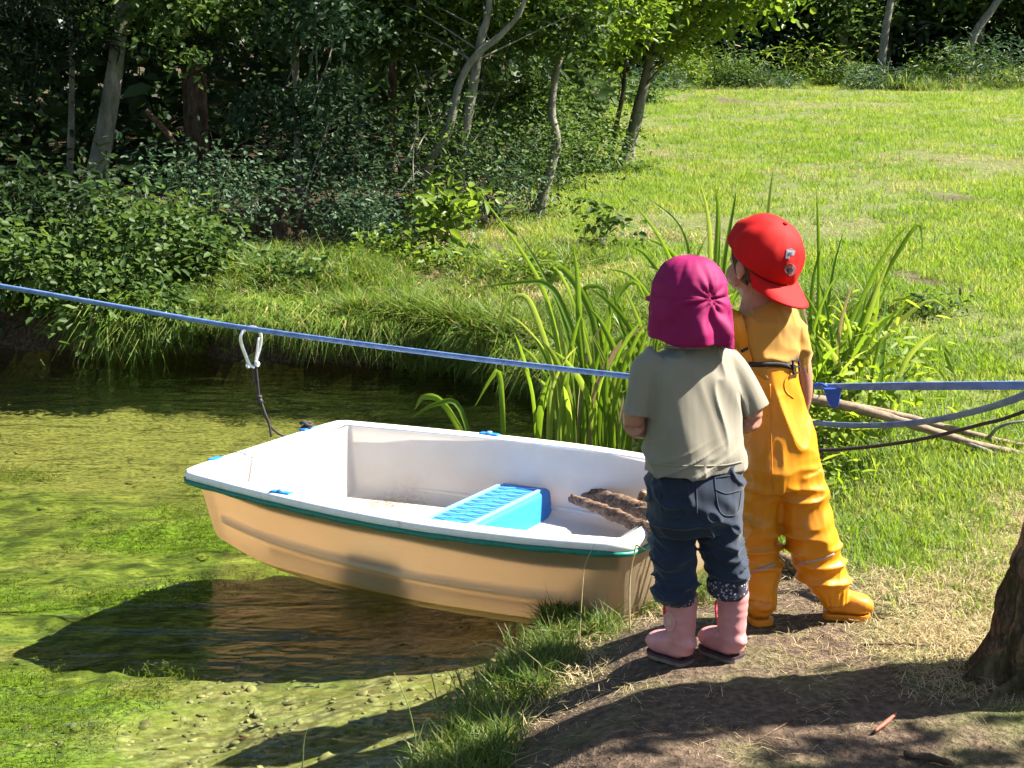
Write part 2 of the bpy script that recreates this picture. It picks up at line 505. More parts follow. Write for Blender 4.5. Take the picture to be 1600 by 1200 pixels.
bluel_m = plain('seat_ridge_blue', (.18,.46,.82), .4, 40, .08, .05, .002)

PROF = catmull([(0,0),(.3,0),(.6,0),(.80,.01),(.875,.05),(.915,.13),(.935,.30),(.955,.52),(.975,.76),(.99,.93),(1,1)], 60)
TH = []
def hull_grid(off, zbot, z1, a0, a1, rake, strake=False):
    NS = 70; V, F = [], []; TH.clear()
    for i in range(NS):
        s = i/(NS-1)
        zb = zbot + (0.062 if off < .04 else .0)*max(0, 1-s/.35)**2
        zt = z1 + sheer(s); w = bw(s) - off
        half = []; th = []
        for a, t in PROF:
            p = w*a
            rr = 0
            if strake and s > .03:
                t0 = .46 - .08*s; e = min(1, max(0, (s-.045)/.012))*min(1, max(0, (.91-s)/.05))
                x = (t-t0)/.055
                rr = e*max(0, 1-x*x)**.75*(1 if t > .2 else 0); p += .019*rr
            half.append((p, zb + (zt-zb)*t)); th.append(rr)
        row = [(-p, z) for p, z in half[::-1]] + half[1:]; TH.extend(th[::-1] + th[1:])
        for (p, z) in row:
            t = (z-zb)/(zt-zb)
            sa = a0 + (a1-a0)*s
            sa += rake*(1-t)*max(0, 1-s/.2) - 0.02*(1-t)*max(0, 1-(1-s)/.2)
            V.append(bl(sa, p, z))
    m = len(row)
    for i in range(NS-1):
        for j in range(m-1):
            F.append((i*m+j, (i+1)*m+j, (i+1)*m+j+1, i*m+j+1))
    F.append(tuple(range(m))); F.append(tuple((NS-1)*m + j for j in range(m))[::-1])
    return V, F
V, F = hull_grid(.032, -.188, RIM-.018, .035, BL-.03, .045, True)
me = pymesh('hull', V, F)
a_ = me.attributes.new('thick', 'FLOAT', 'POINT'); a_.data.foreach_set('value', np.array(TH, np.float32))
ob('hull', me, hull_m, boat_root, 'tan outer hull of the boat')
V, F = hull_grid(.045, -.128, RIM-.003, .075, BL-.06, .05)
me = pymesh('inner_shell', V, [f[::-1] for f in F])
ob('inner_shell', me, white_m, boat_root, 'white inside of the boat')
# rim flange: swept profile round the boat
loop = [(s*BL, -bw(s), s) for s in np.linspace(0, 1, 48)] + [(BL, p, 1) for p in np.linspace(-bw(1), bw(1), 12)[1:-1]] + \
       [(s*BL, bw(s), s) for s in np.linspace(1, 0, 48)] + [(0, p, 0) for p in np.linspace(bw(0), -bw(0), 12)[1:-1]]
L = np.array([(a, p) for a, p, s in loop]); S3 = [s for *_, s in loop]
for _ in range(1): L = .25*np.roll(L, 1, 0) + .5*L + .25*np.roll(L, -1, 0)
T = np.roll(L, -1, 0) - np.roll(L, 1, 0); T /= np.linalg.norm(T, axis=1)[:, None]
NO = np.stack([T[:, 1], -T[:, 0]], 1)       # outward
if np.sum(NO*(L-L.mean(0))) < 0: NO = -NO
def sweep(prof):
    V, F = [], []; k = len(prof)
    for (a, p), no, s in zip(L, NO, S3):
        for (o, z) in prof: V.append(bl(a+no[0]*o, p+no[1]*o, RIM + sheer(s) + z))
    n = len(L)
    for i in range(n):
        for j in range(k):
            F.append((i*k+j, ((i+1) % n)*k+j, ((i+1) % n)*k+(j+1) % k, i*k+(j+1) % k))
    return V, F
V, F = sweep([(-.046,-.012),(-.046,-.002),(-.040,.004),(-.02,.006),(.002,.004),(.008,-.003),(.009,-.019),(.003,-.024),(-.03,-.018)])
ob('rim', pymesh('rim', V, F), rim_m, boat_root, 'white rolled rim of the boat')
V, F = sweep([(.002,-.022),(.011,-.0215),(.0145,-.027),(.0135,-.034),(.008,-.038),(-.004,-.037),(-.008,-.024)])
V = [v + Vector((0, 0, .0015*math.sin(i*.7))) for i, v in enumerate(V)]
ob('rub_strip', pymesh('rub_strip', V, F), green_m, boat_root, 'green rubber strip under the rim')
def quadstrip(rows):
    V, F = [], []; m = len(rows[0])
    for r in rows: V += r
    for i in range(len(rows)-1):
        for j in range(m-1): F.append((i*m+j, i*m+j+1, (i+1)*m+j+1, (i+1)*m+j))
    return V, F
# opaque strips added unseen between the skins, darkening the hull under the rim
for sg in (-1, 1):
    rows = []
    for q in np.linspace(.03, .985, 60):
        d = .030 + .050*min(1, q/.45) + .012*math.sin(q*9)
        row = []
        for z in np.linspace(RIM-.02, RIM-d, 5):
            t = (z+.188)/(RIM-.018+.188)
            w = (bw(q)-.032)*float(np.interp(t, PROF[:, 1], PROF[:, 0])) - .005
            row.append(bl(.035 + (BL-.065)*q, sg*w, z))
        rows.append(row)
    ob('light_block_strip', pymesh('light_block_strip', *quadstrip(rows)), plain('light_block', (.25,.22,.17), .9), boat_root)
# bench seat
seat_prof = [(.662,-.128),(.672,-.048),(.680,-.040),(.69,-.038),(.70,-.038),(.835,-.038),(.845,-.038),(.856,-.040),(.864,-.048),(.885,-.128)]
rows = []
for q in np.linspace(-1, 1, 25):
    rows.append([bl(a, q*(bw(a/BL)*(.945 if z > -.1 else .90)-.045), z) for a, z in seat_prof])
V, F = quadstrip(rows)
bench = ob('bench_seat', pymesh('bench_seat', V, F, False), blue_m, boat_root, 'bright blue bench seat across the boat')
bevel(bench, .006)
for a in (.690, .846):
    V, F = boxvf((0,0,0), (.012, .84, .007), None)
    V = [bl(a + v[0], v[1], -.035 + v[2]) for v in V]
    ob('seat_ridge', pymesh('seat_ridge', V, F, False), bluel_m, bench)
for k in range(-9, 10):
    for d in (-1, 1):
        p0 = k*.046
        P = [bl(.700, p0 - d*.02, -.0365), bl(.836, p0 + d*.02, -.0365)]
        V, F = tube(P, .0022, 4, (0, 0, 1))
        ob('seat_rib', pymesh('seat_rib', V, F, False), bluel_m, bench)
# moulded locker panel on the inside of the bow
V, F = boxvf((0,0,0), (.012, .36, .105))
V = [bl(.096 + v[0] + (.02*(.5 - (v[2]+.05)/.1)), v[1]-.02, -.012 + v[2]) for v in V]
o = ob('bow_panel', pymesh('bow_panel', V, F, False), white_m, boat_root); bevel(o, .006)
# ridge moulded along the inner far side and the floor
for sg in (-1, 1):
    P = [bl(a, sg*((bw(a/BL)-.045)*.925-.004), -.088 - .012*a) for a in np.linspace(.34, 1.4, 24)]
    V, F = tube(P, .008, 8, (0, 0, 1)); ob('inner_ridge', pymesh('inner_ridge', V, F), white_m, boat_root)
# blue rowlock pads on the rim
for a, sg in ((.44, -1), (.60, 1)):
    w = bw(a/BL)-.016
    V, F = boxvf(bl(a, sg*w, RIM+.012), (.075, .026, .010), Matrix.Rotation(math.atan2(BE.y, BE.x), 3, 'Z'))
    o = ob('rowlock_pad', pymesh('rowlock_pad', V, F, False), blue_m, boat_root); bevel(o, .004)
    V, F = tube([bl(a, sg*w, RIM+.015), bl(a, sg*w, RIM+.022)], .010, 10, (1, 0, 0))
    ob('rowlock_socket', pymesh('rowlock_socket', V, F), bluel_m, o)
V, F = boxvf(bl(.0, -.26, RIM+.0165), (.028, .05, .006), Matrix.Rotation(math.atan2(BE.y, BE.x), 3, 'Z'))
o = ob('rowlock_pad', pymesh('bow_pad', V, F, False), blue_m, boat_root); bevel(o, .002)
CLEAT = bl(.0, .235, RIM+.020)
V, F = boxvf(CLEAT, (.03, .06, .008), Matrix.Rotation(math.atan2(BE.y, BE.x), 3, 'Z'))
o = ob('bow_cleat', pymesh('bow_cleat', V, F, False), blue_m, boat_root); bevel(o, .003)
# ------------------------------------------------------------------ people
from mathutils.bvhtree import BVHTree
def bvh(*mes):
    V, P = [], []
    for me in mes:
        b0 = len(V)
        V += [v.co.copy() for v in me.vertices]; P += [tuple(i+b0 for i in p.vertices) for p in me.polygons]
    return BVHTree.FromPolygons(V, P)
def hit(tree, x, y, off=0.003):
    d = ray(x, y).normalized()
    loc, no, i, dist = tree.ray_cast(Vector((0, 0, CAM_H)), d)
    if loc is None: return None, None
    if no.dot(d) > 0: no = -no
    return loc + no*off, no
def ribbon_on(tree, pix, width, thick=.0022, off=.003, n=24):
    """flat band lying on a surface, centre line given in photograph pixels"""
    P, NN = [], []
    for x, y in catmull(pix, n):
        p, no = hit(tree, x, y, off)
        if p is not None: P.append(p); NN.append(no)
    P = np.array([tuple(p) for p in P]); NN = np.array([tuple(p) for p in NN])
    for _ in range(3):
        P[1:-1] = (P[:-2]+2*P[1:-1]+P[2:])/4; NN[1:-1] = (NN[:-2]+2*NN[1:-1]+NN[2:])/4
    T = np.gradient(P, axis=0); T /= np.linalg.norm(T, axis=1)[:, None]
    NN -= T*np.sum(NN*T, 1)[:, None]; NN /= np.linalg.norm(NN, axis=1)[:, None]
    S = np.cross(T, NN)
    V, F = [], []
    for p, s, nn in zip(P, S, NN):
        V += [p-s*width/2, p-s*width/2+nn*thick, p+s*width/2+nn*thick, p+s*width/2]
    k = len(P)
    for i in range(k-1):
        for j in range(4): F.append((i*4+j, i*4+(j+1) % 4, (i+1)*4+(j+1) % 4, (i+1)*4+j))
    F += [(3,2,1,0), tuple((k-1)*4+j for j in range(4))]
    return V, F
def patch_on(tree, poly, off=.0008, thick=.001):
    """flat badge whose outline is given in pixels, laid on a surface"""
    P, N0 = [], Vector()
    for x, y in poly:
        p, no = hit(tree, x, y, off)
        if p is None: return None
        P.append(p); N0 += no
    N0.normalize(); n = len(P)
    V = P + [p + N0*thick for p in P]
    F = [tuple(range(n))[::-1], tuple(range(n, 2*n))] + [(i, (i+1) % n, n+(i+1) % n, n+i) for i in range(n)]
    return V, F
def rings(rows, Y0, ppm, n=40, seg=28, exp=2.0, tw=0.0):
    """rows (x px, y px, dY m, rx px, ry m) -> smooth tube in the world"""
    R = catmull(rows, n)
    P = [pt(r[0], r[1], Y0 + r[2]) for r in R]
    return tube(P, np.maximum(R[:, 3], 1)/ppm, seg, (0, 1, 0), True, exp, np.maximum(R[:, 4], .002), math.radians(tw))
def ridged(co, f, seed, pw=2.0):
    return (1-np.abs(vnoise(co[:, 0]*f[0], co[:, 1]*f[1], co[:, 2]*f[2], seed)))**pw
def hand_parts(wrist, d, nrm, size=.085, curl=.9, side=1):
    """palm, four bent fingers of different lengths and a thumb from the side of the palm"""
    d = Vector(d).normalized(); nrm = Vector(nrm); nrm = (nrm - d*nrm.dot(d)).normalized(); s = d.cross(nrm)*side
    wrist = Vector(wrist); k = size/.085
    parts = [tube([wrist - d*.012*k, wrist, wrist + d*.02*k, wrist + d*.042*k], np.array([.014,.016,.021,.019])*k, 12, tuple(nrm), True, 2.4, np.array([.012,.012,.011,.009])*k)]
    for i, ln in enumerate((.034, .040, .037, .028)):
        b0 = wrist + d*.040*k + s*(.0155 - .0103*i)*k
        P = [b0]; dd = d.copy()
        for j in range(3):
            dd = (dd*math.cos(curl*.55) - nrm*math.sin(curl*.55)).normalized()
            P.append(P[-1] + dd*ln*k*(.42, .33, .25)[j])
        P.insert(0, b0 - d*.012*k)
        parts.append(tube(catmull([tuple(p) for p in P], 12), np.linspace(.0058, .0044, 12)*k, 8, tuple(s)))
    t0 = wrist + d*.010*k + s*.014*k
    P = [t0, t0 + s*.014*k + d*.010*k, t0 + s*.018*k + d*.024*k - nrm*.006*k, t0 + s*.013*k + d*.036*k - nrm*.012*k]
    parts.append(tube(catmull([tuple(p) for p in P], 12), np.linspace(.0075, .005, 12)*k, 8, tuple(nrm)))
    return parts
def head_parts(c, f, H, tilt=0.0):
    """cranium, jaw, nose, brow, lips, ears; f = facing direction, H = head height"""
    f = Vector(f).normalized(); r = f.cross(Vector((0, 0, 1))).normalized(); u = r.cross(f)
    M = Matrix((r, f, u)).transposed()
    if tilt: M = M @ Matrix.Rotation(tilt, 3, 'X')
    h = H/2
    def E(x, y, z, rx, ry, rz): return ellipsoid(Vector(c) + M @ Vector((x*h, y*h, z*h)), (rx*h, ry*h, rz*h), 20, 14, M)
    p = [E(0,-.10,.22,.78,.90,.78), E(0,.18,-.32,.60,.62,.62), E(0,.42,-.68,.30,.30,.26), E(0,.76,-.16,.10,.17,.13), E(0,.70,-.02,.07,.12,.22),
         E(.22,.62,.12,.26,.18,.09), E(-.22,.62,.12,.26,.18,.09), E(0,.68,-.47,.20,.12,.05), E(0,.67,-.55,.17,.12,.06),
         E(.36,.40,-.28,.36,.38,.36), E(-.36,.40,-.28,.36,.38,.36)]
    for sg in (-1, 1):
        p.append(E(sg*.78,-.02,-.08,.07,.16,.24)); p.append(E(sg*.74,.04,-.24,.06,.09,.12))
    eyes = [(Vector(c) + M @ Vector((sg*.26*h, .66*h, -.02*h)), .09*h) for sg in (-1, 1)]
    return p, eyes, M
def add_eyes(root, eyes, f, iris):
    for e, r in eyes:
        o = ob('eye', pymesh('eye', *ellipsoid(e, (r, r, r), 12, 8)), eye_m, root)
        ob('iris', pymesh('iris', *ellipsoid(e + Vector(f).normalized()*r*.78, (r*.5, r*.5, r*.5), 10, 8)), iris, o)

b = NB('skin')
n = b.noise(120, 4, .6, b.pos())
skin_m = b.done(b.principled(b.ramp(n, [(.3,(.31,.14,.09)),(.7,(.37,.18,.12))]), .5, b.bump(n, .08, .001), .35, **{'Subsurface Weight': .12, 'Subsurface Radius': (.01,.004,.002), 'Subsurface Scale': .6}))
eye_m = plain('eye_white', (.75,.72,.68), .2); iris_m = plain('iris_brown', (.05,.03,.02), .2)
def clothmat(name, col, var=.12, rough=.85, weave=900, bump=.25, transl=0.0, sheen=.2, mottled=14):
    b = NB(name)
    n = b.noise(mottled, 4, .6, b.pos()); w = b.noise(weave, 2, .5, b.pos())
    lo = tuple(c*(1-var) for c in col); hi = tuple(min(1, c*(1+var)) for c in col)
    c = b.ramp(n, [(.3, lo), (.7, hi)])
    sh = b.principled(c, rough, b.bump(w, bump, .001), .25, **{'Sheen Weight': sheen})
    if transl: sh = b.mixs(transl, sh, b.n('ShaderNodeBsdfTranslucent', {'Color': (*hi, 1)}))
    return b.done(sh)
shirt_m = clothmat('grey_beige_jersey', (.205,.185,.14), .06)
must_m = clothmat('mustard_jersey', (.38,.19,.03), .08)
jean_m = clothmat('navy_cotton', (.009,.018,.036), .3, .8, 700, .35)
hat_m = clothmat('magenta_cotton', (.24,.004,.075), .10, .7, 800, .2, .12, 0.0)
cap_m = clothmat('red_twill', (.44,.003,.002), .08, .75, 700, .25, .08, 0.0)
black_m = plain('black_webbing', (.012,.010,.012), .7, 200)
pinkboot_m = plain('pink_rubber', (.50,.215,.21), .42, 18, .10, .06, .002, .45)
pinkstrap_m = plain('pink_loop', (.62,.10,.14), .5)
sole_m = plain('dark_sole', (.045,.022,.03), .7, 60, .3); soleb_m = plain('dusty_sole', (.17,.13,.095), .8, 60, .3)
oboot_m = plain('orange_rubber', (.56,.21,.012), .40, 25, .16, .08, .002, .45)
hair_m = plain('brown_hair', (.060,.028,.014), .8, 300, .4, .6, .002, .15)
grey_m = plain('reflective_grey', (.36,.27,.22), .5); metal_m = plain('dull_metal', (.35,.35,.36), .35, metallic=.8)
badger_m = plain('badge_rose', (.52,.33,.29), .6); badge_m = plain('badge_grey', (.12,.12,.16), .6); badged_m = plain('badge_dark', (.03,.025,.04), .6); badgep_m = plain('badge_pink', (.20,.07,.07), .6)
b = NB('orange_rainwear')
n = b.noise(9, 5, .6, b.pos()); n2 = b.noise(55, 4, .6, b.pos())
c = b.ramp(n, [(.3,(.60,.215,.005)),(.7,(.68,.27,.008))])
c = b.mix(b.ramp(n2, [(.68,(0,0,0)),(.76,(.5,.5,.5))]), c, (.30,.10,.02))
rain_m = b.done(b.mixs(.10, b.principled(c, .42, b.bump(n2, .10, .002), .45), b.n('ShaderNodeBsdfTranslucent', {'Color': (.9,.35,.01,1)})))
b = NB('floral_cotton')
vo = b.n('ShaderNodeTexVoronoi', {'Vector': b.pos(), 'Scale': 130.0, 'Randomness': 1.0}, out='Distance')
floral_m = b.done(b.principled(b.ramp(vo, [(.22,(.40,.35,.38)),(.42,(.02,.018,.035))]), .85))

def boot_mesh(name, length, shaft_r, shaft_h, wid):
    k = length/.150
    xs = np.array([-.036,-.028,-.01,.02,.05,.072,.092,.106,.113])*k
    hz = np.array([.026,.034,.036,.034,.031,.029,.026,.020,.011])
    hw = np.array([.014,.026,.030,.029,.031,.033,.030,.023,.011])*wid/.033
    foot = tube([(x, 0, z*.9+.008) for x, z in zip(xs, hz)], hw, 20, (0, 0, 1), True, 2.5, hz*.9)
    zz = np.array([.02,.05,.08,.11,shaft_h-.012,shaft_h]) if shaft_h > .12 else np.linspace(.02, shaft_h, 6)
    sh = tube([(-.002,0,z) for z in zz], np.array([.031,.0315,.0325,.034,.036,.0365])*shaft_r/.036, 22, (0, 1, 0), True, 2.0, np.array([.031,.0315,.0325,.034,.036,.0365])*shaft_r/.036)
    me = union_mesh(name, [foot, sh], .0042, 8)
    displace(me, lambda co, no: .0022*ridged(co, (14, 14, 50), 5)*sstep(.03, .06, co[:, 2]))
    cx = catmull(np.stack([xs, hw], 1), 28)
    ring_ = [(x, -w-.002) for x, w in cx] + [(x, w+.002) for x, w in cx[::-1]]
    n = len(ring_)
    F = [tuple(range(n))[::-1], tuple(range(n, 2*n))] + [(i, (i+1) % n, n+(i+1) % n, n+i) for i in range(n)]
    V = [(x*.96, y*.84, -.004) for x, y in ring_] + [(x*.98, y*.90, .006) for x, y in ring_]
    V2 = [(x*.985, y*.92, .006) for x, y in ring_] + [(x*.985, y*.92, .012) for x, y in ring_]
    return me, (V, F), (V2, F)
def place_boot(root, src, loc, ang, pitch, mats, loop=False, badge=False):
    me, sole, welt = src
    M = Matrix.Translation(loc) @ Matrix.Rotation(ang, 4, 'Z') @ Matrix.Rotation(pitch, 4, 'Y')
    m2 = me.copy(); m2.transform(M)
    o = ob('boot', m2, mats[0], root)
    s = pymesh('sole', *sole, smooth=False); s.transform(M); so = ob('sole', s, mats[1], o)
    s = pymesh('welt', *welt, smooth=False); s.transform(M); ob('welt', s, mats[2], o)
    if loop:
        P = catmull([(.034,.0,.142),(.046,0,.125),(.046,0,.10),(.040,0,.075),(.036,0,.068)], 16)
        s = pymesh('pull_loop', *tube(P, .0025, 8, (0, 1, 0), R2=.008)); s.transform(M); ob('pull_loop', s, pinkstrap_m, o)
    if badge:
        for rr, mm, k in ((.017, badger_m, 0), (.0145, pinkboot_m, .0004), (.007, badger_m, .0008)):
            V, F = tube([(.006, .0345+k, .105), (.006, .0362+k, .105)], rr, 20, (0, 0, 1), R2=rr*1.35)
            s = pymesh('badge', V, F, False); s.transform(M); ob('badge', s, mm, o)
    return o

# ================= child in the magenta sun hat =================
gl_b = pg(1062, 1036); gr_b = pg(1141, 1031)
GY0 = (gl_b.y + gr_b.y)/2 - .01; GP = FPX/(GY0*CP + .78*SP)
groot = empty('person', (gl_b + gr_b)/2, 'small child in magenta sun hat, grey shirt and pink boots', 'person', None)
gf = Vector((-.45, .89, 0)).normalized()
gc = pt(1077, 468, GY0)
hp, eyes, HM = head_parts(gc + Vector((0, 0, -.012)) + gf*.014, gf, .168)
arm_l = [(1022,572,-.03,20,.030),(1006,605,-.038,19,.028),(992,640,-.04,18,.027),(990,662,-.035,17,.026)]
fore_l = [(990,665,-.037,17,.026),(1002,670,.02,16,.024),(1030,672,.10,14,.021),(1062,668,.15,12,.017)]
arm_r = [(1142,572,.03,20,.030),(1158,605,.03,19,.028),(1172,636,.03,18,.026),(1175,653,.03,17,.025)]
fore_r = [(1176,655,.03,17,.025),(1164,662,.07,16,.024),(1138,668,.12,14,.021),(1110,668,.16,12,.017)]
parts = hp + [rings([(1080,500,0,26,.037),(1081,535,0,27,.038),(1082,570,0,40,.05)], GY0, GP, 10),
    rings([(1082,560,0,60,.050),(1082,620,0,66,.058),(1084,720,0,66,.060),(1086,800,0,62,.060)], GY0, GP, 20, tw=24)]
for a in (arm_l, fore_l, arm_r, fore_r): parts.append(rings(a, GY0, GP, 14, 16))
for x0, x1 in ((1054, 1059), (1124, 1136)):
    parts.append(rings([(x0,780,0,30,.045),(x0,850,0,26,.036),(x1,900,0,16,.022),(x1,926,0,12,.017)], GY0, GP, 16, 16))
wl, wr = pt(1062, 668, GY0+.15), pt(1110, 668, GY0+.16)
parts += hand_parts(wl, (.75,.55,.15), (0,-.6,.8), .085, .8, 1) + hand_parts(wr, (-.75,.55,.15), (0,-.6,.8), .085, .8, -1)
me = union_mesh('body', parts, .0042, 4)
body = ob('body', me, skin_m, groot)
add_eyes(groot, eyes, gf, iris_m)
# hair wisps under the hat
V, F = ellipsoid(gc + Vector((0, 0, .004)) - gf*.004, (.066, .068, .078), 24, 16, HM)
ob('hair', pymesh('hair', V, F), hair_m, groot)
# shirt
parts = [rings([(1079,539,0,37,.043),(1080,545,0,52,.052),(1081,555,0,69,.060),(1082,570,0,77,.067),(1082,600,0,80,.074),(1081,640,-.003,77,.080),(1082,680,-.006,77,.084),(1084,715,-.006,79,.085),(1085,729,-.006,80,.084),(1085,733,-.006,79,.083)], GY0, GP, 44, 36, 2.7, 32),
    rings([(1032,562,-.025,28,.040),(1016,580,-.032,27,.041),(1005,608,-.036,26,.040),(997,640,-.038,25,.038),(995,648,-.038,25,.038)], GY0, GP, 20, 20),
    rings([(1130,562,.025,28,.040),(1147,580,.03,27,.041),(1162,605,.03,26,.039),(1176,634,.03,25,.037),(1179,641,.03,25,.037)], GY0, GP, 20, 20)]
me = union_mesh('shirt', parts, .0036, 6)
xg = gc.x
def shirt_w(co, no):
    q = co.copy(); t = (co[:, 0]-xg)
    up = sstep(.40, .60, co[:, 2])
    f1 = ridged(np.stack([q[:, 0]+q[:, 2]*.35, q[:, 1], q[:, 2]], 1), (26, 8, 5), 3, 5)*.010
    f2 = ridged(np.stack([q[:, 0]*.6, q[:, 1], q[:, 2] - q[:, 0]*.5], 1), (8, 6, 36), 9, 5)*.009*sstep(.56, .44, co[:, 2])
    return f1*(.5+.5*up) + f2 - .004
displace(me, shirt_w)
shirt = ob('shirt', me, shirt_m, groot, 'grey beige short sleeved shirt')
tr = bvh(me)
for nm, pix in (('hem', [(1011,722),(1040,727),(1085,728),(1130,727),(1160,721)]),):
    ob(nm, pymesh(nm, *ribbon_on(tr, pix, .004, .0012, .0004, 30)), shirt_m, shirt)
V, F = tube([pt(x, y, GY0 + dy) for x, y, dy in [(1079+39*math.cos(a), 543, .044*math.sin(a)) for a in np.linspace(0, 2*math.pi, 33)]], .004, 8, (0, 0, 1), False)
ob('collar', pymesh('collar', V, F), shirt_m, shirt)
# trousers
parts = [rings([(1086,718,0,70,.076),(1086,735,0,77,.082),(1086,765,-.004,79,.088),(1087,795,-.004,78,.086),(1088,822,0,74,.076)], GY0, GP, 26, 30, 2.4, 18),
    rings([(1050,780,0,37,.070),(1051,820,.0,38,.063),(1054,860,0,35,.054),(1056,895,0,32,.048),(1056,925,0,31,.046),(1057,938,0,29,.044)], GY0, GP, 34, 24),
    rings([(1124,780,0,38,.070),(1126,820,0,37,.062),(1130,860,0,34,.053),(1135,890,0,32,.048),(1136,908,0,29,.044)], GY0, GP, 34, 24)]
me = union_mesh('trousers', parts, .0036, 4)
def pants_w(co, no):
    low = sstep(.36, .22, co[:, 2])
    f1 = ridged(np.stack([co[:, 0], co[:, 1], co[:, 2] + .25*np.abs(vnoise(co[:, 0]*14, co[:, 1]*10, co[:, 2]*4, 4))*.12], 1), (9, 9, 46), 12, 4)*.014*low
    f2 = ridged(np.stack([co[:, 0] + co[:, 2]*.6, co[:, 1], co[:, 2]], 1), (24, 12, 22), 17, 5)*.010
    return f1 + f2*(1-.3*low) - .004
displace(me, pants_w)
pants = ob('trousers', me, jean_m, groot, 'dark navy trousers with rolled cuffs')
tr = bvh(me)
for pix in ([(1118,765),(1135,771),(1156,766)], [(1116,742),(1118,765),(1124,800),(1140,806),(1153,800),(1158,766)], [(1030,768),(1050,774),(1072,769)],
            [(1030,768),(1034,800),(1050,808),(1066,802),(1072,769)], [(1087,735),(1088,770),(1089,806)], [(1012,741),(1050,746),(1087,748),(1120,746),(1160,740)]):
    ob('seam', pymesh('seam', *ribbon_on(tr, pix, .003, .0012, .0003, 26)), jean_m, pants)
parts = [rings([(1136,900,0,33,.047),(1137,915,0,33,.047),(1137,926,0,31,.045),(1137,931,0,28,.042)], GY0, GP, 16, 22)]
me = union_mesh('cuff', parts, .004, 2)
displace(me, lambda co, no: ridged(co, (30, 20, 40), 6, 2)*.005 - .003)
ob('cuff', me, floral_m, groot, 'turned up floral cuff')
parts = [rings([(1057,928,0,31,.045),(1058,936,0,30,.044),(1058,941,0,28,.042)], GY0, GP, 12, 22)]
me = union_mesh('cuff', parts, .004, 2)
ob('cuff', me, floral_m, groot)
# boots
src = boot_mesh('boot', .118, .036, .165, .034)
tow = math.atan2(.70, -.71)
place_boot(groot, src, Vector((gl_b.x, gl_b.y, gz(gl_b.x, gl_b.y)+.004)), tow, 0, (pinkboot_m, soleb_m, sole_m), True, True)
place_boot(groot, src, Vector((gr_b.x, gr_b.y, gz(gr_b.x, gr_b.y)+.004)), tow - .12, 0, (pinkboot_m, soleb_m, sole_m), True)
# hat with neck flap
r_ = gf.cross(Vector((0, 0, 1))); NPH, NZ = 120, 64
V, F = [], []
zt, zl = np.array([.098,.081,.056,.02,-.007,-.035,-.063,-.084,-.10]), np.array([.0,.050,.068,.0795,.083,.086,.088,.087,.083])
zs, rs = np.array([-.10,-.084,-.063,-.035,-.007,.02,.04,.056,.07,.081,.089,.094,.098]), np.array([.086,.0915,.0925,.089,.083,.0785,.0755,.068,.0595,.050,.038,.026,.0])
for i in range(NZ):
    for j in range(NPH):
        ph = 2*math.pi*j/NPH                                   # 0 = towards the face
        a = abs((ph+math.pi) % (2*math.pi) - math.pi)
        zb = .005 + (-.094 - .005)*float(sstep(1.0, 1.5, a)) - .010*math.sin(ph)*float(sstep(1.0, 1.5, a)) + .006*math.cos(4*ph)
        z = .098 + (zb - .098)*(i/(NZ-1))**.8
        rr = float(np.interp(z, zs, rs)) + .0035
        dph = (ph - math.pi)*.083; dz = z - .012
        rho = math.hypot(dph, dz*1.0); an = math.atan2(dz, dph)
        w = .0042*math.exp(-(rho/.042)**2)*math.cos(11*an) - .004*math.exp(-(rho/.02)**2)
        w += .0035*math.sin(an*7 + rho*30)*math.exp(-((rho-.05)/.035)**2)*(1 if dz < 0 else .35)
        w -= .0022*math.exp(-((z-.012)/.0025)**2)*float(sstep(1.0, 1.4, a))
        w += (.011*float(vnoise(np.array(ph*3.2), np.array(z*18.), 0, 15))*float(sstep(.0, -.05, z)) + .0018*float(vnoise(np.array(ph*6), np.array(z*40.), 2., 19)))
        w += .010*float(sstep(-.02, -.07, z))*math.exp(-(dph/.06)**2)
        rr += w*min(1, rr/.03)
        d = gf*math.cos(ph)*1.04 + r_*math.sin(ph)*1.0
        V.append(gc + d*rr + Vector((0, 0, z)))
for i in range(NZ-1):
    for j in range(NPH):
        j2 = (j+1) % NPH
        F.append((i*NPH+j, (i+1)*NPH+j, (i+1)*NPH+j2, i*NPH+j2))
hat = ob('sun_hat', pymesh('sun_hat', V, F), hat_m, groot, 'magenta sun hat with neck flap')
m = hat.modifiers.new('cloth', 'SOLIDIFY'); m.thickness = .0022; m.offset = -1
V, F = [], []
for i in range(8):
    for j in range(17):
        a = -1.05 + 2.1*j/16; t = i/7
        rr = .085 + .055*t*math.cos(a*1.2)**.6
        V.append(gc + gf*math.cos(a)*rr + r_*math.sin(a)*.085 + Vector((0, 0, .010 - .016*t)))
for i in range(7):
    for j in range(16): F.append((i*17+j, i*17+j+1, (i+1)*17+j+1, (i+1)*17+j))
vis = ob('visor', pymesh('visor', V, F), hat_m, hat)
m = vis.modifiers.new('cloth', 'SOLIDIFY'); m.thickness = .003
# gathered elastic stitches at the back
tr = bvh(hat.data)
for k, (x, y) in enumerate([(1085,455),(1094,450),(1099,458),(1104,449),(1109,453),(1097,468)]):
    ob('gather_stitch', pymesh('gather_stitch', *ribbon_on(tr, [(x, y-4), (x+1, y), (x-1, y+5)], .0022, .0012, .0006, 8)), hat_m, hat)

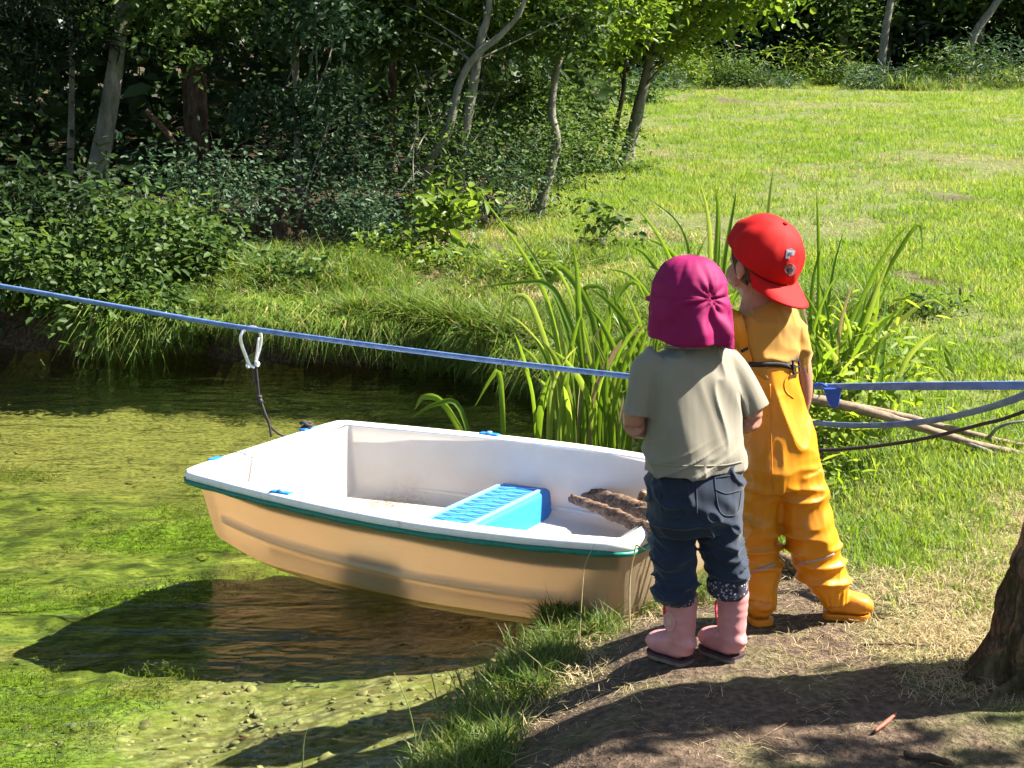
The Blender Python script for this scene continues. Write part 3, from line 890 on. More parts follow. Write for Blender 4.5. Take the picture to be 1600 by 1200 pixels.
# ================= child in orange rainwear =================
bl_f = pg(1188, 974); br_f = pg(1303, 966)
BY0 = (bl_f.y + br_f.y)/2 - .005; BP = FPX/(BY0*CP + .78*SP)
broot = empty('person', (bl_f + br_f)/2, 'child in orange rain dungarees, mustard shirt and backwards red cap', 'person', None)
bf = Vector((-.60, .80, 0)).normalized()
bc = pt(1190, 412, BY0)
hp, eyes, HM2 = head_parts(bc, bf, .190, -.05)
parts = hp + [rings([(1186,440,0,28,.042),(1187,465,0,28,.042),(1190,495,0,40,.05)], BY0, BP, 10),
    rings([(1191,490,0,40,.046),(1195,540,0,40,.050),(1198,600,0,31,.044),(1205,660,0,36,.050),(1210,720,0,44,.056)], BY0, BP, 20, tw=25),
    rings([(1234,510,.02,16,.028),(1248,545,.012,15,.025),(1255,580,-.005,14,.022),(1257,612,-.005,13,.021)], BY0, BP, 14, 16),
    rings([(1257,612,-.005,13,.021),(1253,635,.005,12,.020),(1245,655,.02,10,.016)], BY0, BP, 12, 16),
    rings([(1146,510,0,16,.028),(1135,545,.01,15,.025),(1128,580,.02,14,.023),(1124,610,.02,13,.022)], BY0, BP, 14, 16),
    rings([(1124,610,.02,13,.022),(1132,630,.07,12,.02),(1150,640,.13,10,.016)], BY0, BP, 12, 16),
    rings([(1187,730,0,28,.05),(1186,830,0,24,.04),(1189,920,0,20,.03),(1189,955,0,18,.026)], BY0, BP, 16, 16),
    rings([(1240,730,0,30,.05),(1268,830,0,24,.04),(1300,910,0,20,.03),(1304,945,0,18,.026)], BY0, BP, 16, 16)]
parts += hand_parts(pt(1243, 655, BY0+.03), (-.30,.55,-.75), (.9,.2,-.1), .085, .7, 1) + hand_parts(pt(1150, 640, BY0+.13), (.7,.6,.0), (0,-.6,.8), .085, .8, 1)
me = union_mesh('body', parts, .0042, 4)
ob('body', me, skin_m, broot)
add_eyes(broot, eyes, bf, iris_m)
# short hair showing below the cap
bu = Vector((.42, -.42, .80)).normalized()                     # axis of the cap, tipped back
br_ = bf.cross(Vector((0, 0, 1)))
V, F = [], []
for i in range(20):
    for j in range(60):
        ph = 2*math.pi*j/60; a = abs((ph+math.pi) % (2*math.pi) - math.pi)
        zb = .035 + (-.052-.035)*float(sstep(.9, 1.35, a)) + .018*math.exp(-((a-1.62)/.18)**2) + .005*math.sin(ph*23)
        z = .084 + (zb-.084)*i/19
        q = max(0, 1-((z-.012)/.080)**2)**.5
        V.append(bc + HM2 @ Vector((math.sin(ph)*.0755*q, math.cos(ph)*.085*q - .010, z)))
for i in range(19):
    for j in range(60): F.append((i*60+j, (i+1)*60+j, (i+1)*60+(j+1) % 60, i*60+(j+1) % 60))
hair = ob('hair', pymesh('hair', V, F), hair_m, broot)
m = hair.modifiers.new('h', 'SOLIDIFY'); m.thickness = .004; m.offset = 0
# shirt
parts = [rings([(1187,474,0,33,.046),(1189,481,0,46,.054),(1191,492,0,55,.060),(1194,512,0,57,.066),(1196,545,0,51,.067),(1197,585,0,44,.064),(1199,620,0,40,.062)], BY0, BP, 34, 36, 2.7, 34),
    rings([(1222,496,.025,24,.038),(1237,515,.022,22,.036),(1248,545,.012,18,.032),(1253,575,.0,16,.029),(1253,582,.0,16,.029)], BY0, BP, 20, 20),
    rings([(1157,496,-.03,24,.038),(1146,515,-.03,22,.037),(1136,545,.01,19,.034),(1130,575,.02,17,.032)], BY0, BP, 20, 20)]
me = union_mesh('shirt', parts, .0042, 5)
displace(me, lambda co, no: ridged(np.stack([co[:, 0] + co[:, 2]*.8, co[:, 1], co[:, 2]], 1), (20, 9, 14), 23, 3)*.009 + ridged(co, (34, 10, 8), 29, 3)*.005 - .005)
bshirt = ob('shirt', me, must_m, broot, 'mustard yellow shirt')
# dungarees
parts = [rings([(1197,566,0,46,.070),(1197,580,0,46,.071),(1200,610,0,46,.075),(1205,650,0,49,.082),(1212,690,0,58,.090),(1214,725,0,64,.094),(1215,755,0,64,.088)], BY0, BP, 36, 36, 2.5, 30),
    rings([(1186,735,0,38,.080),(1185,780,0,38,.074),(1184,830,0,36,.066),(1186,880,0,35,.060),(1187,915,0,34,.056),(1189,938,0,24,.042),(1189,950,0,22,.040)], BY0, BP, 36, 24),
    rings([(1242,735,0,41,.082),(1249,775,0,42,.078),(1261,820,-.01,42,.072),(1273,858,-.005,38,.064),(1284,890,.0,38,.060),(1296,912,.0,35,.055),(1304,932,0,23,.040),(1306,942,0,22,.038)], BY0, BP, 40, 24)]
me = union_mesh('dungarees', parts, .0038, 4)
cuffs = [np.array(pt(1189, 942, BY0)), np.array(pt(1304, 932, BY0))]
def dung_w(co, no):
    f1 = ridged(np.stack([co[:, 0] + .25*co[:, 2], co[:, 1], co[:, 2]], 1), (17, 9, 3.2), 37, 2.5)*.012*sstep(.22, .40, co[:, 2])
    f2 = ridged(np.stack([co[:, 0] - .4*co[:, 2], co[:, 1], co[:, 2]], 1), (7, 6, 24), 41, 3)*.017*sstep(.46, .28, co[:, 2])
    f3 = ridged(co, (30, 18, 14), 43, 4)*.004
    g = 0
    for c in cuffs:
        d = np.linalg.norm(co-c, axis=1); an = np.arctan2(co[:, 1]-c[1], co[:, 0]-c[0])
        g = g + np.exp(-(d/.042)**2)*np.cos(an*16)*.004
    top = sstep(.62, .56, co[:, 2])
    keep = np.minimum.reduce([np.linalg.norm(co-c, axis=1) for c in cuffs])
    return (f1+f2+f3-.009)*sstep(.02, .07, keep)*(.25+.75*top) + g
displace(me, dung_w)
dung = ob('dungarees', me, rain_m, broot, 'shiny orange rain dungarees')
td = bvh(me); ts_ = bvh(bshirt.data, me)
ob('strap', pymesh('strap', *ribbon_on(ts_, [(1146,486),(1152,505),(1160,535),(1169,566)], .034, .003, .002, 20)), rain_m, dung, 'orange shoulder strap')
ob('belt', pymesh('belt', *ribbon_on(ts_, [(1162,568),(1185,569),(1205,568),(1222,569),(1236,575)], .011, .004, .002, 24)), black_m, dung, 'thin black elastic belt at the back')
V, F = ribbon_on(ts_, [(1161,548),(1171,543)], .007, .003, .005, 6); ob('strap_slider', pymesh('strap_slider', V, F, False), black_m, dung)
p0, n0 = hit(ts_, 1241, 573, .006)
Rb = n0.to_track_quat('Y', 'Z').to_matrix()
for dx, dz, sx, sz in ((-.012,0,.004,.034),(.012,0,.004,.034),(0,.015,.028,.004),(0,-.015,.028,.004),(0,0,.028,.004)):
    V, F = boxvf(p0 + Rb @ Vector((dx, 0, dz)), (sx, .005, sz), Rb); ob('buckle', pymesh('buckle', V, F, False), black_m, dung)
for pix in ([(1160,893),(1176,892),(1196,887),(1212,880)], [(1247,880),(1262,879),(1282,874),(1303,866)]):
    ob('reflective_stripe', pymesh('reflective_stripe', *ribbon_on(td, pix, .009, .0006, .0004, 24)), grey_m, dung)
for pix in ([(1203,600),(1204,650),(1206,720),(1208,765)], [(1236,580),(1226,596),(1228,612),(1240,622)]):
    ob('seam', pymesh('seam', *ribbon_on(td, pix, .0028, .0012, .0004, 30)), rain_m, dung)
# boots
src = boot_mesh('boot', .120, .033, .075, .034)
place_boot(broot, src, Vector((bl_f.x, bl_f.y, gz(bl_f.x, bl_f.y)+.004)), math.radians(100), 0, (oboot_m, oboot_m, oboot_m))
place_boot(broot, src, Vector((br_f.x, br_f.y, gz(br_f.x, br_f.y)+.006)), math.radians(-10), 0, (oboot_m, oboot_m, oboot_m))
# backwards cap
cq = bu; back = Vector((.66, -.75, 0)); back = (back - cq*back.dot(cq)).normalized(); side = cq.cross(back)
cc = pt(1192, 400, BY0)
V, F = [], []; NPH, NZ = 96, 28
for i in range(NZ):
    for j in range(NPH):
        ph = 2*math.pi*j/NPH; t = i/(NZ-1)
        th = t*1.62
        rr = math.sin(min(th, math.pi/2))**.92; zz = math.cos(th)
        pan = 1 - .022*abs(math.cos(3*ph))**14*math.sin(th)
        wv = 1 + .05*float(vnoise(np.array(math.cos(ph)*3.), np.array(math.sin(ph)*3.), zz*3.5, 61))
        V.append(cc + (back*math.cos(ph)*.100 + side*math.sin(ph)*.092)*rr*pan*wv + cq*(.100*zz))
for i in range(NZ-1):
    for j in range(NPH): F.append((i*NPH+j, (i+1)*NPH+j, (i+1)*NPH+(j+1) % NPH, i*NPH+(j+1) % NPH))
cap = ob('cap', pymesh('cap', V, F), cap_m, broot, 'red cap worn backwards')
m = cap.modifiers.new('cloth', 'SOLIDIFY'); m.thickness = .0025; m.offset = -1
V, F = [], []
for i in range(12):
    for j in range(29):
        a = -1.12 + 2.24*j/28; t = i/11
        ext = .074*t*max(0, math.cos(a*1.30))**.45
        drop = -.008 - .006*t - .024*(abs(math.sin(a))**2)*t
        V.append(cc + back*(math.cos(a)*.098 + ext) + side*(math.sin(a)*.091*(1-.04*t)) + cq*(drop))
for i in range(11):
    for j in range(28): F.append((i*29+j, i*29+j+1, (i+1)*29+j+1, (i+1)*29+j))
brim = ob('brim', pymesh('brim', V, F), cap_m, cap)
m = brim.modifiers.new('cloth', 'SOLIDIFY'); m.thickness = .0035; m.offset = 0
ob('cap_button', pymesh('cap_button', *ellipsoid(cc + cq*.101, (.007,.007,.004), 12, 8)), cap_m, cap)
tr = bvh(cap.data)
q = patch_on(tr, [(1227,404),(1228,390),(1236,388),(1242,392),(1240,399),(1234,400),(1233,405)])
if q: o = ob('badge', pymesh('badge', *q, smooth=False), badge_m, cap, 'grey letter shaped badge')
q = patch_on(tr, [(1232,394),(1237,395),(1236,399),(1231,398)], .0022, .0006)
if q: ob('mark', pymesh('mark', *q, smooth=False), badged_m, o)
q = patch_on(tr, [(1234+9*math.cos(a), 421+9.5*math.sin(a)) for a in np.linspace(0, 6.0, 14)])
if q: o = ob('badge', pymesh('badge', *q, smooth=False), badgep_m, cap, 'round pink badge')
q = patch_on(tr, [(1234+5*math.cos(a)-1, 422+4.5*math.sin(a)) for a in np.linspace(0, 6.0, 10)], .0022, .0006)
if q: ob('mark', pymesh('mark', *q, smooth=False), badged_m, o)
# ------------------------------------------------------------------ straps, cord, carabiner
b = NB('blue_webbing')
w = b.n('ShaderNodeTexWave', {'Vector': b.pos(), 'Scale': 160.0, 'Distortion': 0.5}, out='Fac')
n = b.noise(30, 3, .6, b.pos())
strap_m = b.done(b.principled(b.ramp(n, [(.3,(.06,.12,.31)),(.7,(.14,.23,.44))]), .55, b.bump(w, .3, .001), .4))
dblue_m = plain('deep_blue_webbing', (.012,.065,.36), .55, 60, .2)
cord_m = plain('black_cord', (.018,.014,.016), .6, 200, .4, .4, .001)
alu_m = plain('aluminium', (.70,.70,.70), .28, 60, .06, .05, .001, .5, .75)
def wire(rows, n=60): return [pt(r[0], r[1], r[2]) for r in catmull(rows, n)]
P = wire([(-180,420,5.45),(0,447,5.3),(190,480,5.15),(393,514,5.0),(700,555,4.6),(985,588,4.22),(1130,598,4.1),(1268,604,4.02),(1440,603,3.9),(1600,602,3.8),(1900,600,3.6)], 110)
tw = np.interp(np.arange(110), [0, 60, 75, 85, 110], [.0095, .0085, .0080, .0115, .0125])
line = ob('webbing_strap', pymesh('webbing_strap', *tube(P, tw, 10, (0, 1, 0), R2=np.interp(np.arange(110), [0, 60, 85, 110], [.005, .005, .003, .003]))), strap_m, None,
          'long taut blue strap stretched across the pond above the boat', 'strap')
P = wire([(1215,655,4.05),(1270,661,4.0),(1360,665,3.95),(1450,658,3.88),(1530,641,3.8),(1600,618,3.72),(1800,540,3.6)], 50)
ob('webbing_strap', pymesh('webbing_strap', *tube(P, np.linspace(.008, .0145, 50), 10, (0, .9, .4), R2=.003)), strap_m, None, 'slack blue strap sagging below the taut strap beside the orange child', 'strap')
P = wire([(1215,702,4.05),(1268,704,4.0),(1350,699,3.95),(1440,686,3.88),(1530,664,3.8),(1600,643,3.72),(1800,560,3.6)], 60)
ob('dark_cord', pymesh('dark_cord', *tube(P, .0052, 8)), cord_m, None, 'dark cord hanging in a low curve at the right', 'cord')
q = [pt(x, y, 3.985) for x, y in ((1287,607),(1316,606),(1311,634),(1306,638),(1299,638),(1295,632))]
V = q + [p + Vector((0, .012, 0)) for p in q]; n = 6
o = ob('strap_tab', pymesh('strap_tab', V, [tuple(range(n)), tuple(range(n, 2*n))[::-1]] + [(i, n+i, n+(i+1) % n, (i+1) % n) for i in range(n)], False), dblue_m, None, 'deep blue tab folded over the taut strap', 'strap tab')
bevel(o, .003)
q = wire([(1268,602,4.0),(1282,600,3.98),(1292,604,3.97)], 10)
ob('binding', pymesh('binding', *tube(q, .004, 6)), dblue_m, o)
# carabiner: pear-shaped ring with gate
root = empty('carabiner', pt(393, 545, 5.0), 'silver carabiner clipped over the blue strap', 'carabiner')
pp = [(398,574),(390,570),(384,556),(377,536),(377,523),(384,514),(395,511),(404,516),(408,527),(406,543),(401,560),(400,570)]
P = wire([(x, y, 5.0 + (.012 if 380 < x < 402 and y < 520 else 0)) for x, y in pp], 60)
ob('ring', pymesh('ring', *tube(P, .0062, 10)), alu_m, root)
for x, y in ((388,571), (402,569)):
    ob('ring_end', pymesh('ring_end', *ellipsoid(pt(x, y, 5.0), (.010,.010,.011), 12, 8)), alu_m, root)
ob('gate', pymesh('gate', *tube(wire([(404,528,4.995),(402,548,4.995),(399,566,4.995)], 10), .0045, 8)), alu_m, root)
# black mooring cord with knot
root = empty('mooring_cord', pt(395, 570, 5.0), 'knotted black cord tying the boat to the carabiner', 'cord')
cl = CLEAT
cx, cy = pxw(np.array(cl)); cx, cy = float(cx), float(cy)
for rows in ([(394,572,5.0),(397,590,5.0),(402,610,5.0),(404,622,5.0)], [(400,572,5.0),(402,590,5.0),(404,612,5.0),(406,624,5.0)],
             [(406,622,5.0),(411,640,5.0),(417,655,5.01),(424,668,5.02),(440,680,5.05),(460,680,5.08),(478,670,5.12),(cx-4,cy-2,cl.y)],
             [(407,624,5.0),(414,645,4.99),(420,660,4.99),(424,682,4.99)]):
    ob('strand', pymesh('strand', *tube(wire(rows, 30), .0042, 8)), cord_m, root)
for k, (x, y, r) in enumerate(((405,620,.011),(407,626,.012),(404,628,.009))):
    ob('knot', pymesh('knot', *ellipsoid(pt(x, y, 4.995), (r, r*.8, r*.7), 12, 8, Matrix.Rotation(k, 3, 'Y'))), cord_m, root)
a = np.linspace(0, 4*math.pi, 40)
P = [cl + Vector((.020*math.cos(t), .012*math.sin(t), .012 + .010*math.sin(t*.5) + .003*math.cos(3*t))) for t in a]
ob('hitch', pymesh('hitch', *tube(P, .0058, 8, (0, 0, 1))), cord_m, root)

# ------------------------------------------------------------------ wood: driftwood, branches, twigs
b = NB('weathered_wood')
n = b.noise(55, 5, .75, b.pos((.35,.9,1.6))); n2 = b.noise(140, 4, .6, b.pos())
wood_m = b.done(b.principled(b.ramp(n, [(.34,(.022,.013,.009)),(.5,(.125,.075,.048)),(.66,(.28,.19,.125))]), .9, b.bump(n, 1.0, .008), .2))
b = NB('bark_grey')
n = b.noise(14, 5, .7, b.pos((1,1,.4))); n2 = b.noise(90, 4, .6, b.pos())
bark_m = b.done(b.principled(b.ramp(n, [(.3,(.075,.072,.05)),(.55,(.17,.16,.125)),(.72,(.27,.26,.22))]), .85, b.bump(n2, .6, .006), .2))
b = NB('bark_brown')
n = b.noise(20, 5, .7, b.pos((1,1,.35))); n2 = b.noise(70, 4, .65, b.pos((1,1,.5)))
barkb_m = b.done(b.principled(b.ramp(n, [(.3,(.022,.014,.009)),(.5,(.07,.047,.03)),(.7,(.15,.11,.075))]), .9, b.bump(n2, .9, .01), .15))
stick_m = plain('branch_brown', (.20,.145,.095), .85, 50, .4, .5, .004)
red_m = plain('red_bark', (.20,.06,.035), .6, 60, .3)
def log_mesh(P, R, seg=14, amp=.18, seed=1, n=30):
    C = catmull([tuple(p) for p in P], n); r = np.interp(np.linspace(0, 1, n), np.linspace(0, 1, len(R)), R)
    V, F = tube(C, r, seg, (0, .3, 1))
    V = np.array([tuple(v) for v in V]); c = np.repeat(C, seg, 0); d = V - c
    s = 1/np.mean(r)
    k = 1 + amp*vnoise(d[:, 0]*s*2.2 + seed, d[:, 1]*s*2.2 + c[:, 0]*s*.35, d[:, 2]*s*2.2 + c[:, 1]*s*.35, seed) + amp*.5*vnoise(V[:, 0]*s*3, V[:, 1]*s*3, V[:, 2]*s*3, seed+3)
    return c + d*k[:, None], F
def zpt(rows): return [pz(x, y, z) for x, y, z in rows]
P = zpt([(893,778,.0),(930,792,.03),(985,815,.085),(1040,838,.135)])
ob('driftwood', pymesh('driftwood', *log_mesh(P, [.012,.016,.019,.017,.015], 18, .42, 4, 44)), wood_m, None, 'reddish splintered piece of driftwood resting on the boat rim', 'driftwood')
P = zpt([(912,772,-.05),(950,782,-.03),(1000,798,.01),(1050,810,.05)])
o = ob('driftwood', pymesh('driftwood', *log_mesh(P, [.024,.030,.028,.026], 20, .36, 9, 44)), wood_m, None, 'thick grey driftwood log lying inside the boat', 'driftwood')
P = zpt([(1000,790,.0),(1003,776,.03),(1006,768,.05)])
ob('knot_stub', pymesh('knot_stub', *log_mesh(P, [.016,.014,.010], 10, .2, 2, 10)), wood_m, o)
P = [pt(1262,622,5.2), pt(1330,636,5.18), pt(1420,662,5.15), pt(1510,690,5.12), pt(1620,716,5.1), pt(1760,752,5.05)]
o = ob('fallen_branch', pymesh('fallen_branch', *log_mesh(P, [.020,.019,.016,.014,.012,.009], 10, .2, 14, 50)), stick_m, None, 'long bare branch lying behind the straps, the lower of two', 'branch')
P = [pt(1500,688,5.12), pt(1560,712,5.08), pt(1610,738,5.05)]
ob('side_twig', pymesh('side_twig', *log_mesh(P, [.009,.007,.004], 8, .2, 3, 16)), bark_m, o)
P = [pt(1330,633,5.3), pt(1400,648,5.3), pt(1480,668,5.28), pt(1560,688,5.25), pt(1760,730,5.2)]
o = ob('fallen_branch', pymesh('fallen_branch', *log_mesh(P, [.013,.014,.012,.011,.008], 10, .2, 19, 50)), stick_m, None, 'thinner bare branch crossing above the lower one behind the straps', 'branch')
P = [pt(1545,684,5.25), pt(1560,668,5.22), pt(1585,660,5.2), pt(1640,655,5.2)]
ob('side_twig', pymesh('side_twig', *log_mesh(P, [.007,.006,.004], 8, .2, 5, 16)), bark_m, o)
def gnd(x, y, up):
    p = pg(x, y); return p + Vector((0, 0, up))
P = [gnd(1196,880,.022), gnd(1225,888,.024), gnd(1253,902,.022)]
o = ob('log_piece', pymesh('log_piece', *log_mesh(P, [.020,.022,.021], 14, .12, 22, 16)), wood_m, None, 'short cut log lying on the path between the orange legs', 'log')
P = [gnd(1366,1150,.010), gnd(1384,1137,.012), gnd(1400,1122,.010)]
ob('red_stick', pymesh('red_stick', *log_mesh(P, [.004,.005,.003], 8, .2, 8, 12)), red_m, None, 'short red brown stick on the shaded path', 'stick')
P = [gnd(1350,1011,.006), gnd(1400,1012,.010), gnd(1440,1013,.008), gnd(1478,1009,.006)]
ob('twig', pymesh('twig', *log_mesh(P, [.003,.004,.003,.002], 6, .2, 8, 16)), wood_m, None, 'thin dry twig lying on straw left of the leaning trunk', 'twig')
P = [gnd(1180,1161,.004), gnd(1250,1125,.008), gnd(1310,1100,.004)]
ob('twig', pymesh('twig', *log_mesh(P, [.0015,.002,.0015], 6, .2, 8, 16)), wood_m, None, 'long pale straw stalk lying across the shaded path', 'twig')
P = [gnd(1412,1182,.008), gnd(1450,1192,.012), gnd(1490,1200,.008)]
ob('twig', pymesh('twig', *log_mesh(P, [.006,.008,.005], 8, .3, 8, 16)), barkb_m, None, 'dark stubby stick at the bottom edge of the path', 'twig')
# dark bench-like slab beside the thin trunk
c = pg(888, 262); top = pt(888, 243, c.y)
V, F = boxvf(top, (.42, .26, .05), Matrix.Rotation(-.35, 3, 'Z'))
o = ob('stone_slab', pymesh('stone_slab', V, F, False), plain('grey_slab', (.10,.10,.10), .7, 30, .3, .5, .01), None, 'dark grey slab seat standing in the grass behind the trunks', 'bench'); bevel(o, .012)
for dx in (-.14, .14):
    V, F = boxvf((top.x+dx, top.y - dx*.36, (c.z+top.z)/2-.05), (.07, .18, top.z-c.z+.06), Matrix.Rotation(-.35, 3, 'Z'))
    ob('support', pymesh('support', V, F, False), plain('slab_support', (.07,.065,.06), .8), o)
# rotten stump at the wood edge
c = pg(437, 372)
P = [c - Vector((0, 0, .05)), c + Vector((0, 0, .12)), c + Vector((.01, 0, .26)), c + Vector((.03, 0, .36))]
V, F = log_mesh(P, [.17,.13,.12,.08], 26, .5, 33, 24)
ob('tree_stump', pymesh('tree_stump', V, F), barkb_m, None, 'rotten brown stump at the edge of the wood', 'stump')

# single dry stalks at the water edge
def stalk(label, rows, r=.0016, mat=None):
    C = [pt(*q) for q in rows]; C[0].z = gz(C[0].x, C[0].y) - .005
    ob('dry_stalk', pymesh('dry_stalk', *tube(catmull([tuple(p) for p in C], 14), np.linspace(r, r*.5, 14), 6)), mat or stalk_m, None, label, 'grass stalk')
stalk_m = plain('dry_stalk', (.42,.35,.16), .7, 80, .2); gstalk_m = plain('green_stalk', (.10,.15,.03), .6, 80, .2)
P = [pt(985,935,3.62), pt(984,905,3.62), pt(994,852,3.6)]; P[0].z = gz(P[0].x, P[0].y)
V1, F1 = tube(catmull([tuple(p) for p in P], 8), .002, 6); V2, F2 = tube([tuple(pt(993,851,3.6)), tuple(pt(1025,866,3.56)), tuple(pt(1062,884,3.52))], [.002,.0018,.001], 6)
ob('dry_stalk', pymesh('dry_stalk', *merge((V1, F1), (V2, F2))), stalk_m, None, 'dry stalk snapped at a sharp angle in front of the boat stern', 'grass stalk')
stalk('curled pale stalk arching over the water left of the shore grass', [(800,1060,3.5),(790,1020,3.5),(760,1006,3.52),(735,1012,3.54)], .0018)
stalk('thin upright green stalk at the lower shore', [(690,1130,3.15),(680,1080,3.15),(668,1035,3.16)], .0018, gstalk_m)
stalk('thin leaning stalk low at the bottom of the shore', [(655,1165,3.05),(640,1110,3.06),(615,1050,3.08)], .0016, gstalk_m)
stalk('thin dark stalk rising from the water at the bottom edge', [(468,1205,2.9),(474,1170,2.9),(480,1138,2.9)], .0016, gstalk_m)
stalk('tall stalk with bent tip beside the boat stern', [(905,960,3.6),(910,920,3.6),(915,880,3.6),(930,850,3.6)], .0015)
# ------------------------------------------------------------------ foliage helpers
def unit(a): return a/(np.linalg.norm(a, axis=-1, keepdims=True)+1e-9)
def leaf_cloud(pos, L, W, up=.7, droop=-.25, rnd=None, outward=None, fold=.18):
    n = len(pos); L = np.broadcast_to(L, n)*np.clip(RNG.lognormal(-.08, .33, n), .4, 2.0); W = np.broadcast_to(W, n)*RNG.uniform(.75, 1.2, n)
    d = RNG.normal(size=(n, 3)); d[:, 2] = d[:, 2]*.5 + droop
    if outward is not None: d = d + outward*.8
    d = unit(d)
    nm = RNG.normal(size=(n, 3)); nm[:, 2] = np.abs(nm[:, 2]) + up
    s = unit(np.cross(d, nm)); nn = unit(np.cross(s, d))
    b_, t_ = pos, pos + d*L[:, None]
    q_ = pos + d*(L*.22)[:, None]; h_ = pos + d*(L*.66)[:, None] - nn*(L*.05)[:, None]; t_ = t_ - nn*(L*.14)[:, None]
    e_ = s*(W*.5)[:, None]; f_ = nn*(W*fold)[:, None]
    V = np.stack([b_, q_ + e_*.82 + f_*.8, h_ + e_*.80 + f_*.8, t_, h_ - e_*.80 + f_*.8, q_ - e_*.82 + f_*.8], 1).reshape(-1, 3)
    i = np.arange(n)*6
    F = np.concatenate([np.stack([i, i+3, i+2, i+1], 1), np.stack([i, i+5, i+4, i+3], 1)])
    r = RNG.uniform(0, 1, n) if rnd is None else rnd
    return V, F, np.repeat(r, 6)
def clumped(centres, rad, per, squash=.7):
    c = np.repeat(np.asarray(centres, float), per, 0)
    g = RNG.normal(size=c.shape)*np.array([1, 1, squash])
    return c + g*np.repeat(np.broadcast_to(rad, len(centres)), per)[:, None]
def leaf_obj(name, cl, mat, parent=None, **kw):
    V, F, r = cl
    return ob(name, fastmesh(name, V, F, {'rnd': r}), mat, parent, **kw)
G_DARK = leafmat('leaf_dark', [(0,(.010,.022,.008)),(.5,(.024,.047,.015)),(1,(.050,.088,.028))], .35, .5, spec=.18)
G_MID = leafmat('leaf_mid', [(0,(.030,.062,.016)),(.5,(.062,.112,.026)),(1,(.115,.17,.042))], .42, .52)
G_BRIGHT = leafmat('leaf_bright', [(0,(.055,.105,.016)),(.5,(.10,.165,.026)),(1,(.17,.23,.04))], .5, .4, sat=1.6)
G_SPRUCE = leafmat('needles_spruce', [(0,(.008,.019,.009)),(1,(.026,.048,.018))], .15, .6, spec=.2)
G_BLUE = leafmat('leaf_bluish', [(0,(.022,.050,.026)),(.5,(.045,.085,.040)),(1,(.085,.135,.062))], .3, .48, spec=.2)
G_REED = leafmat('reed_blade', [(0,(.085,.16,.022)),(.6,(.15,.25,.035)),(1,(.27,.33,.075))], .5, .35, sat=1.5)
GR_MEADOW = leafmat('grass_meadow', [(0,(.078,.152,.017)),(.45,(.135,.228,.028)),(.78,(.20,.265,.048)),(1,(.35,.30,.11))], .48, .5, sat=1.6, patch=True)
GR_LONG = leafmat('grass_long', [(0,(.06,.12,.018)),(.5,(.125,.205,.03)),(.85,(.20,.245,.055)),(1,(.38,.31,.15))], .42, .5, sat=1.4)
GR_DRY = leafmat('grass_dry', [(0,(.19,.165,.06)),(.4,(.33,.26,.12)),(1,(.55,.45,.27))], .3, .7, sat=1.1)
GR_BANK = leafmat('grass_bank', [(0,(.05,.095,.018)),(.6,(.105,.17,.03)),(.88,(.17,.20,.06)),(1,(.36,.30,.14))], .45, .45, sat=1.4)

G_LIME = leafmat('leaf_lime', [(0,(.10,.165,.02)),(.5,(.17,.25,.035)),(1,(.28,.33,.06))], .55, .5, sat=1.5)
# ------------------------------------------------------------------ grass clumps (instanced stuff)
def clump_mesh(name, nb, spread, h, w, lean, droop, mat, flat=0.0):
    n = nb
    a = RNG.uniform(0, 2*math.pi, n); rr = spread*np.sqrt(RNG.uniform(0, 1, n))
    base = np.stack([rr*np.cos(a), rr*np.sin(a), np.full(n, -.012)], 1)
    az = RNG.uniform(0, 2*math.pi, n); hh = h*RNG.uniform(.45, 1.15, n); ln = lean*RNG.uniform(.2, 1.2, n)
    d = np.stack([np.cos(az), np.sin(az), np.zeros(n)], 1); s = np.stack([-np.sin(az), np.cos(az), np.zeros(n)], 1)
    z = np.array([0, 0, 1.0]); V = []
    ww = w*RNG.uniform(.7, 1.3, n)
    for t, k in ((0, 1.0), (.5, .85), (1, 0)):
        c = base + d*(ln*hh*(t**1.5))[:, None] + z*(hh*(t - droop*t*t)*(1-flat))[:, None] + z*(.012*flat)
        if k > 0: V += [c - s*(ww*k/2)[:, None], c + s*(ww*k/2)[:, None]]
        else: V += [c]
    V = np.stack(V, 1).reshape(-1, 3); i = np.arange(n)*5
    F = np.concatenate([np.stack([i, i+1, i+3], 1), np.stack([i, i+3, i+2], 1), np.stack([i+2, i+3, i+4], 1)])
    me = fastmesh(name, V, F, {'rnd': np.repeat(RNG.uniform(0, 1, n), 5)})
    me.materials.append(mat)
    return bpy.data.objects.new(name, me)
def clump_set(name, k, *a, **kw):
    c = bpy.data.collections.new(name)
    for i in range(k): c.objects.link(clump_mesh(name+'_tuft', *a, **kw))
    return c
